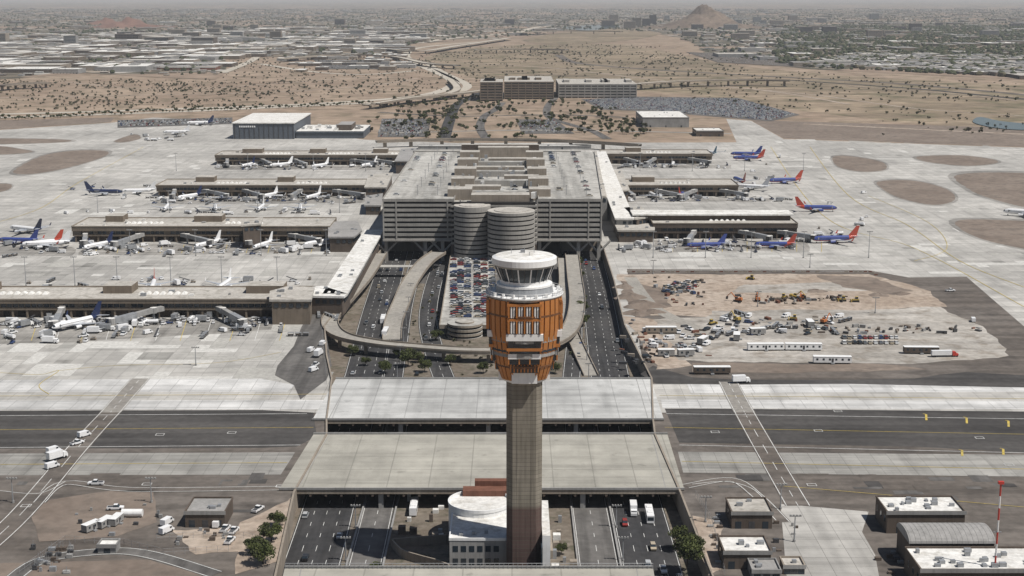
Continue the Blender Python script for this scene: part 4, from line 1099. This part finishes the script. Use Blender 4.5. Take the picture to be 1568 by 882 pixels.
def fence(pts,name='chain_fence',h=2.2,z=0):
    b=MB();P=[G(*p,z) for p in pts]
    for i in range(len(P)-1):
        a,c=P[i],P[i+1];n=max(2,int((c-a).length/3))
        for k in range(n+1): q=a.lerp(c,k/n); b.tube((q.x,q.y,z),(q.x,q.y,z+h),.05,METAL,4)
        for hh in (h,h*.5): b.tube((a.x,a.y,z+hh),(c.x,c.y,z+hh),.03,METAL,4)
    b.build(name)
fence([(30,880),(100,830),(190,835),(250,850),(350,845)]); fence([(240,828),(280,825),(360,822),(400,830)]); fence([(1065,760),(1090,800),(1110,882)]); fence([(500,590),(497,545),(492,500)])
# ---------------------------------------------------------------- far airport buildings
def hangar():
    b=MB();p=G(357,213);q=G(452,212);h=19
    y0=p.y;y1=y0+150
    b.box(p.x,q.x,y0,y1,0,h,SLATE,top=ROOFW); b.box(p.x-1,q.x+1,y0-1,y1+1,h,h+1.2,ROOFW)
    x=p.x+2
    while x<q.x: b.box(x,x+.8,y0-.4,y0,0,h-.1,MDARK); x+=6
    for k in range(8): b.box(p.x+8+k*2.6,p.x+9.8+k*2.6,y0-.55,y0-.4,h-4.5,h-2.5,WHITE)
    b.build('hangar')
    b=MB();p=G(452,212);q=G(560,209);y0=p.y
    b.box(p.x+1.2,q.x,y0,y0+90,0,9,SLATE,top=ROOFW)
    b.box(p.x+1.2,q.x,y0-.5,y0,5,7,GLASS)
    for k in range(26): x,y=U(p.x+3,q.x-8),U(y0+4,y0+80);b.box(x,x+U(2,7),y,y+U(2,6),9,9+U(1,4),random.choice((METAL,ROOFW,WALLG)))
    b.box(q.x-34,q.x-16,y0+10,y0+60,9,16,WALLB,top=ROOFG)
    b.build('maintenance_building')
hangar()
def officeblk(name,x0,x1,yb,h,depth,fl,wall=SPAN):
    p=G(x0,yb);q=G(x1,yb);b=MB();y0=p.y;s=h/fl
    for k in range(fl):
        b.box(p.x,q.x,y0,y0+depth,k*s+s*.45,(k+1)*s,wall,top=ROOFT); b.box(p.x+1.5,q.x-1.5,y0+1.5,y0+depth-1.5,k*s,k*s+s*.45,DARK)
    n=int((q.x-p.x)/11)
    for k in range(n+1):
        x=p.x+(q.x-p.x-1.5)*k/n; b.box(x,x+1.5,y0-.4,y0+.1,0,h,wall)
    for k in range(5): x=U(p.x+5,q.x-15);b.box(x,x+10,y0+depth*.3,y0+depth*.6,h,h+4,wall,top=ROOFT)
    b.build(name)
officeblk('hotel_building',735,770,155,32,90,7,WALLC);officeblk('parking_structure',772,848,152,30,170,7,WALLC);officeblk('parking_structure',855,975,150,24,160,5)
officeblk('office_building',176,212,64,30,60,4,WALLB);
bld('cargo_building',984,1055,195,13,110,WALLG,ROOFW,clut=6);bld('cargo_building',1066,1108,209,7,40,WALLB,ROOFW,clut=3)
bld('long_terminal_hall',640,905,229,4,14,WALLG,ROOFW,clut=6)
def fly(name,pts,w,z,mat=ROADL,piers=True):
    b=MB();P=smooth([tuple(G(x,y,z)) for x,y in pts],6); b.ribbon(P,w,mat,thick=1.8,par=True,parmat=WALL)
    if piers:
        for i in range(1,len(P),2): p=P[i];b.box(p.x-2,p.x+2,p.y-2,p.y+2,0,z-1.8,WALL)
    b.build(name)
fly('flyover_road',[(575,158),(640,148),(700,143),(740,138)],16,9)
fly('flyover_road',[(975,128),(1040,124),(1130,122),(1210,123)],22,12)
fly('flyover_road',[(560,160),(620,152),(672,146),(700,136),(690,122)],14,8)
fly('flyover_road',[(430,90),(520,84),(600,86),(650,96),(700,100)],22,9)
fly('flyover_road',[(470,70),(560,72),(640,78),(700,70),(780,58)],30,9)
fly('river_bridge',[(728,76),(800,75),(868,76)],30,12);fly('river_bridge',[(795,50),(860,47),(952,48)],30,14)
fly('river_bridge',[(0,131),(30,128),(75,126)],22,10,WALLB)
fly('rail_viaduct',[(576,216),(700,213),(850,215),(980,222)],9,8,ROADC)
g=MB()
def far(pts,w,mat,z=.3,n=8): g.ribbon(smooth([tuple(G(*p)) for p in pts],n),w,mat,z=z)
far([(-600,196),(0,180),(250,172),(430,164),(580,157)],26,ROADL);far([(-600,188),(0,175),(300,166),(500,158),(640,147),(690,133),(688,120),(640,98),(622,84),(650,72),(760,62)],24,ROADL)
far([(700,143),(715,130),(680,112),(650,95)],18,ROADL);far([(855,84),(880,96),(960,104),(1050,110),(1230,120),(1400,130),(1700,158)],24,SHO,.4)
far([(1210,123),(1400,136),(1568,152),(1900,180)],16,ASP,.35);far([(740,138),(720,150),(700,160),(690,180),(680,212)],16,ASP)
far([(850,150),(838,165),(842,180),(870,190),(905,200),(930,213)],12,ASPG);far([(770,157),(758,168),(742,178),(735,195),(745,213)],12,ASPG)
far([(580,172),(700,178),(850,176),(960,180)],10,ASPG);far([(600,204),(760,200),(900,200),(1120,205)],10,ROADC)
far([(0,150),(200,146),(400,142),(560,132),(640,120)],8,SOILT,.28); far([(1230,190),(1400,198),(1568,206)],12,SOILT,.28)
far([(1560,155),(1480,146),(1300,132)],7,SOILT,.5);far([(640,66),(700,58),(790,50),(840,40),(980,32)],40,ROADL,.9)
far([(100,126),(260,138),(420,128),(560,118)],7,SOILT,.29);far([(700,96),(840,104),(1000,122),(1180,140),(1300,160)],9,SOILT,.31);far([(720,110),(900,118),(1060,136)],7,SCRUB,.32)
far([(400,98),(480,110),(560,114),(640,108)],18,ROADL,.31)
far([(-300,88),(0,82),(250,72),(480,70),(640,72)],34,ROADL,.95);far([(340,112),(380,96),(400,84),(440,66),(520,46)],22,ROADL,.96)
far([(740,120),(900,112),(1060,116)],6,SOILT,.33);far([(1100,132),(1250,146),(1400,166),(1568,178)],8,SOILT,.34)
for k in range(16):
    y=12+k*5.5
    if k<14: far([(-200,y+3),(500,y),(620,y-2)],20,ROADC if k%3==0 else SHO,.9,2)
    far([(1150,y+1),(1568,y+7),(2000,y+14)],18,SHO,.9,2)
for x in (-60,60,190,300,420,540,1200,1330,1480): far([(x,110 if x<400 else 84),(x+(784-x)*.3,50),(x+(784-x)*.6,20)],18,ROADC,.92,2)
g.sheet(GP([(890,152),(975,148),(1130,150),(1225,176),(1180,186),(1060,176),(980,170),(920,168)]),.25,ASPG)
g.sheet(GP([(585,182),(660,182),(655,210),(578,210)]),.25,ASPG);g.sheet(GP([(480,92),(590,92),(600,106),(500,106)]),1.,ASPG)
g.sheet(GP([(180,184),(356,180),(356,190),(180,196)]),.25,ASPG);g.sheet(GP([(1050,80),(1230,88),(1240,104),(1100,96)]),1.,SHO)
g.sheet(GP([(790,183),(850,183),(880,205),(800,205)]),.26,ASPG)
g.build('road_network')
b=MB();lot=GP([(895,153),(975,150),(1130,152),(1215,175),(1180,184),(1060,174),(985,168),(925,166)])
ys=[p[1] for p in lot];xs=[p[0] for p in lot];y=min(ys);row=0
CARF=[CARC[0]]*5+[CARC[1]]*4+[CARC[6],CARC[2],CARC[3],CARC[5],CARC[4]]
while y<max(ys):
    x=min(xs)
    while x<max(xs):
        if inpoly(x,y,lot) and R()<.9:
            c=random.choice(CARF); b.box(x-.92,x+.92,y-2.3,y+2.3,.4,1.15,c); b.taper((x-.82,x+.82,y-1.2,y+1.3),1.15,(x-.75,x+.75,y-1.05,y+1.0),1.55,GLASS,top=c)
        x+=2.7
    row+=1; y+=5.2 if row%2 else 9
for q,n in ((GP([(585,184),(660,184),(655,209),(578,209)]),240),(GP([(182,186),(354,182),(354,189),(182,194)]),300),(GP([(480,93),(590,93),(600,105),(500,105)]),500),(GP([(1050,81),(1230,89),(1240,103),(1100,95)]),500),(GP([(792,184),(848,184),(876,204),(802,204)]),130)):
    for x,y in scatter(q,n):
        c=random.choice(CARF); y=round(y/9)*9; b.box(x-.9,x+.9,y-2.2,y+2.2,.4,1.2,c);b.taper((x-.8,x+.8,y-1.2,y+1.2),1.2,(x-.75,x+.75,y-1.,y+.9),1.6,GLASS,top=c)
b.build('parked_cars')

# ---------------------------------------------------------------- vegetation
def tree_mesh(h,r,nleaf,ls,leafs,trunk=True,clumps=9,flat=.75):
    b=MB()
    if trunk:
        b.tube((0,0,0),(.1,.05,h*.42),.07*h*.42,BARK,7,.04*h*.42)
    cs=[]
    for i in range(clumps):
        a=U(0,6.28);rr=r*math.sqrt(R())*.72; z=h*.5+U(0,.36)*h
        c=Vector((rr*math.cos(a),rr*math.sin(a),z)); cs.append((c,r*U(.28,.5),random.choice(leafs)))
        if trunk: b.tube((.1,.05,h*U(.25,.42)),tuple(c),.03*h*.4,BARK,4,.01*h*.4)
    for i in range(nleaf):
        c,cr,m=random.choice(cs); d=Vector((random.gauss(0,1),random.gauss(0,1),random.gauss(0,1))).normalized()*cr*(R()**.4); d.z*=flat
        p=c+d; q=Vector((U(-1,1),U(-1,1),U(-1,1))).normalized(); t=q.cross(Vector((U(-1,1),U(-1,1),U(-1,1)))).normalized()*ls*U(.6,1.3); q=q*ls*U(.6,1.3)
        b.add([tuple(p-q),tuple(p+t*.8),tuple(p+q),tuple(p-t*.8)],[(0,1,2,3)],m)
    return b
NEAR=[tree_mesh(8,4.5,2600,.32,[LEAF,LEAF,LEAFD],clumps=16).mesh('tree') for _ in range(3)]
MID=[tree_mesh(6.5,3.6,260,.75,[LEAF,LEAFD,LEAFB],clumps=8) for _ in range(4)]
BUSH=[tree_mesh(2.2,2.2,34,.9,[LEAFB,LEAFB,LEAFD],trunk=False,clumps=4) for _ in range(4)]
for x,y,z,s in ((403,866,-.5,1.0),(416,832,-.5,.9),(392,850,-.5,.8),(1052,868,-3,1.15),(1040,835,-5,.8),(424,808,-.5,.7),(1060,850,-1,.9),(625,562,TZ,1.1),(650,570,TZ,.8),(668,522,TZ,.8),(890,482,TZ,1.),(884,430,TZ,1),(880,450,TZ,.9),(893,500,TZ,.9),(886,410,TZ,.9),(690,560,TZ,.7),(850,572,TZ,.7),(610,548,TZ,.7),(560,560,TZ,.6),(740,572,TZ,.7),(575,880,TZ,.5),(860,850,TZ,.5),(888,465,TZ,.9),(884,420,TZ,.8),(540,545,TZ,.7),(590,572,TZ,.8),(705,548,TZ,.8),(640,555,TZ,.7)):
    p=G(x,y,z); put(random.choice(NEAR),'tree',(p.x,p.y,z),U(0,6),s)
def mass(name,protos,pts,s0,s1,z=0):
    b=MB()
    data=[]
    for P in protos: data.append((P.v,P.f,[P.mats[i] for i in P.m]))
    for x,y in pts:
        v,f,m=random.choice(data);s=U(s0,s1);a=U(0,6.28);c,n=math.cos(a)*s,math.sin(a)*s
        b.add([(x+c*p[0]-n*p[1],y+n*p[0]+c*p[1],z+p[2]*s) for p in v],f,m)
    b.build(name)
mid=GP([(580,160),(735,158),(900,156),(985,170),(985,212),(580,214)])
def clump(poly,nc,per,rad):
    o=[]
    for x,y in scatter(poly,nc):
        for _ in range(random.randint(1,per)): o.append((x+random.gauss(0,rad),y+random.gauss(0,rad)))
    return o
mass('landscape_trees',MID,clump(mid,85,7,18),.55,1.25)
mass('landscape_trees',MID,scatter(GP([(590,150),(735,140),(735,158),(590,160)]),24)+clump(GP([(620,168),(690,168),(690,180),(600,182)]),8,5,12),.6,1.3)
desL=GP([(-100,122),(330,124),(560,128),(640,140),(400,162),(0,174),(-100,176)])
mass('desert_brush',BUSH,clump(desL,280,8,26),.45,1.6)
mass('desert_brush',BUSH,clump(riv,340,9,40),.45,1.8)
mass('desert_brush',BUSH,clump(GP([(350,90),(600,86),(735,100),(735,150),(640,150),(560,126),(340,122)]),170,6,30),.5,1.7)
mass('trench_shrubs',BUSH,[p for p in scatter(HOLE,460) if 650<p[1]<880 and not(-94<p[0]<-56) and not(38<p[0]<63)],.3,.7,TZ)
row=[]
for k in range(130):
    t=k/130; p=G(-60+640*t,187-27*t+U(-2.5,2.5)-2*math.sin(3*t)); row.append((p.x,p.y))
mass('roadside_trees',MID,row,.5,1.1)
def blob(h,r,mat):
    b=MB();n=6;v=[];
    for z,rr in ((0,.55),(.35,1.),(.7,.75)):
        for i in range(n): a=6.28*i/n+z*3;q=rr*r*U(.7,1.25);v.append((q*math.cos(a),q*math.sin(a),h*z*U(.9,1.1)))
    v.append((0,0,h)); f=[(k*n+i,k*n+(i+1)%n,(k+1)*n+(i+1)%n,(k+1)*n+i) for k in range(2) for i in range(n)]+[(2*n+i,2*n+(i+1)%n,3*n) for i in range(n)]
    b.add(v,f,mat);return b
BL=[blob(8,5,LEAFD),blob(7,7,LEAFD),blob(6,4,LEAFD),blob(9,6,LEAFD),blob(7,6,LEAFB)]
cl=GP([(-150,112),(0,120),(130,112),(330,120),(350,88),(600,84),(640,66),(800,56),(900,44),(1010,50),(1060,66),(1090,84),(1240,104),(1568,120),(1720,126),(1720,14),(-150,14)])
mass('distant_trees',BL,scatter(cl,9000,True),.5,1.6)
clw=GP([(-150,110),(130,110),(330,118),(350,86),(600,82),(640,62),(600,40),(-100,50)])
mass('distant_trees',BL,clump(clw,170,12,28),.5,1.4)
cr=GP([(1180,96),(1240,104),(1568,120),(1720,126),(1700,40),(1200,40)])
mass('distant_trees',BL,scatter(cr,5200,True),.7,1.7)
def city(pts,hs,ws,pale=False):
    b=MB()
    cols=[ROOFW,ROOFW,ROOFT] if pale else [ROOFW,ROOFT,ROOFG,ROOFT,ROOFG]
    for x,y in pts:
        w=U(*ws);d=U(*ws);h=U(*hs);a=random.choice((0,0,0,1.57,.1))
        b.obox(x,y,w,d,0,h,a,random.choice((WALL,WALLB,WALLG,WALLC)),top=random.choice(cols))
        if w>30: b.obox(x,y,w*.3,d*.3,h,h+2,a,WALLG)
    return b
city(scatter(cl,9000,True),(3,6),(9,22)).build('distant_houses')
city(scatter(cl,700,True),(6,13),(30,120)).build('distant_warehouses')
wz=GP([(-100,110),(130,110),(300,112),(340,85),(600,80),(640,60),(600,40),(-100,60)])
city(scatter(wz,330,True),(5,12),(25,90)).build('distant_warehouses')
city(scatter(wz,150,True),(8,14),(60,170),True).build('distant_warehouses')
city(scatter(GP([(430,84),(600,80),(640,100),(600,112),(460,112)]),40),(5,9),(20,60),True).build('distant_warehouses')
city(scatter(GP([(1240,102),(1568,118),(1700,124),(1700,90),(1300,84)]),260,True),(5,9),(25,90)).build('distant_warehouses')
b=MB()
for k in range(44):
    x,y=random.choice(((U(-20,620),U(36,78)),(U(900,1560),U(28,60))))
    p=G(x,y);w=U(35,80);h=U(15,38); b.box(p.x-w/2,p.x+w/2,p.y,p.y+w*.6,0,h,random.choice((WALL,WALLB,WALLG,WALLC)),top=ROOFT)
    for j in range(int(h/5)): b.box(p.x-w/2+2,p.x+w/2-2,p.y-.3,p.y,2+j*5,4+j*5,GLASS)
for x,y,w,h in ((965,44,60,40),(975,42,50,55),(990,40,45,45),(1000,38,40,60),(1160,34,50,35),(1215,32,60,40),(1260,35,50,30),(780,38,60,35),(310,68,80,25),(190,58,60,25),(640,60,70,22),(1070,40,40,45),(1340,30,60,45),(940,34,60,50),(520,38,60,35),(240,66,90,22),(420,60,70,24)):
    p=G(x,y); b.box(p.x-w/2,p.x+w/2,p.y,p.y+w,0,h,random.choice((WALL,WALLB,WALLG)),top=ROOFT)
    for k in range(int(h/5)): b.box(p.x-w/2+2,p.x+w/2-2,p.y-.3,p.y,2+k*5,4+k*5,GLASS)
b.build('distant_office_blocks')
for x0,x1,y,h,dp,wl,rf in ((0,78,112,9,120,WALLB,ROOFW),(80,120,113,10,60,WALLG,ROOFW),(145,180,109,9,110,WALLG,ROOFW),(185,270,98,9,90,WALLB,ROOFT),(300,370,80,9,160,WALLB,ROOFW),(372,402,84,9,80,WALLG,ROOFW),(1100,1160,88,9,120,WALLG,ROOFT),(1320,1400,104,8,80,WALLB,ROOFG),(240,330,108,7,60,RUSTB,ROOFT),(20,100,100,9,80,WALLB,ROOFW),(480,560,100,6,30,WALLB,ROOFT)):
    bld('warehouse',x0,x1,y,h,dp,wl,rf,clut=8,doors=8)
def hill(name,px,py,w,h,d,mat):
    p=G(px,py);b=MB();nx,ny=40,14;v=[]
    for j in range(ny+1):
        for i in range(nx+1):
            u=i/nx*2-1;t=j/ny*2-1
            e=max(0,1-abs(u)**1.3)*max(0,1-t*t); e=e**1.05
            rid=.82+.18*math.sin(u*9+t*3)+.10*math.sin(u*23+1.3+t*7)
            pk=.42*math.exp(-((u+.05)/.28)**2)+.5*math.exp(-((u-.15)/.6)**2)
            v.append((p.x+u*w/2,p.y+t*d/2+d/2,h*e*rid*(pk+.14)*1.02+U(-1,1)*h*.02-1))
    f=[(j*(nx+1)+i,j*(nx+1)+i+1,(j+1)*(nx+1)+i+1,(j+1)*(nx+1)+i) for j in range(ny) for i in range(nx)]
    b.add(v,f,mat);b.build(name,True)
HILL=m_ground('hill_rock',(.145,.11,.085),(.20,.155,.12),(.09,.072,.05),s1=.01,s2=.05)
HILR=m_ground('red_hill_rock',(.17,.095,.07),(.22,.13,.10),(.11,.065,.05),s1=.01,s2=.05)
hill('butte_hill',1085,44,760,132,500,HILL)
hill('butte_hill',180,43,600,60,400,HILR);hill('butte_hill',150,38,400,45,300,HILR)

# ---------------------------------------------------------------- haze, sky, sun, camera
b=MB();b.box(-45000,45000,-3000,60000,-30,650,WHITE)
hz=b.build('sky_haze')
m=bpy.data.materials.new('haze_air');m.use_nodes=True;t=m.node_tree;t.nodes.remove(t.nodes['Principled BSDF'])
vs=t.nodes.new('ShaderNodeVolumeScatter');vs.inputs['Color'].default_value=(.86,.92,1,1);vs.inputs['Density'].default_value=3.6e-5;vs.inputs['Anisotropy'].default_value=.0
t.links.new(vs.outputs[0],t.nodes['Material Output'].inputs['Volume'])
hz.data.materials.clear();hz.data.materials.append(m)
el=math.radians(59);ph=math.radians(27)
sv=Vector((math.cos(el)*math.cos(ph),-math.cos(el)*math.sin(ph),math.sin(el)))
L=bpy.data.lights.new('sun','SUN');L.energy=4.9;L.angle=math.radians(.5);L.color=(1,.96,.905)
so=bpy.data.objects.new('sun',L);scene.collection.objects.link(so);so.rotation_euler=sv.to_track_quat('Z','Y').to_euler();so.location=(0,0,500)
w=bpy.data.worlds.new('World');scene.world=w;w.use_nodes=True;t=w.node_tree
sk=t.nodes.new('ShaderNodeTexSky');sk.sky_type='NISHITA';sk.sun_disc=False;sk.sun_elevation=el;sk.sun_rotation=math.pi/2+ph
t.links.new(sk.outputs[0],t.nodes['Background'].inputs[0]);t.nodes['Background'].inputs[1].default_value=.05
cam=bpy.data.cameras.new('camera');co=bpy.data.objects.new('camera',cam);scene.collection.objects.link(co)
co.location=(0,0,CH);co.rotation_euler=(math.pi/2-TH,0,0)
cam.sensor_width=36;cam.lens=F/1568*36;cam.clip_start=1;cam.clip_end=120000
scene.camera=co
scene.view_settings.view_transform='Standard';scene.view_settings.look='None';scene.view_settings.exposure=0
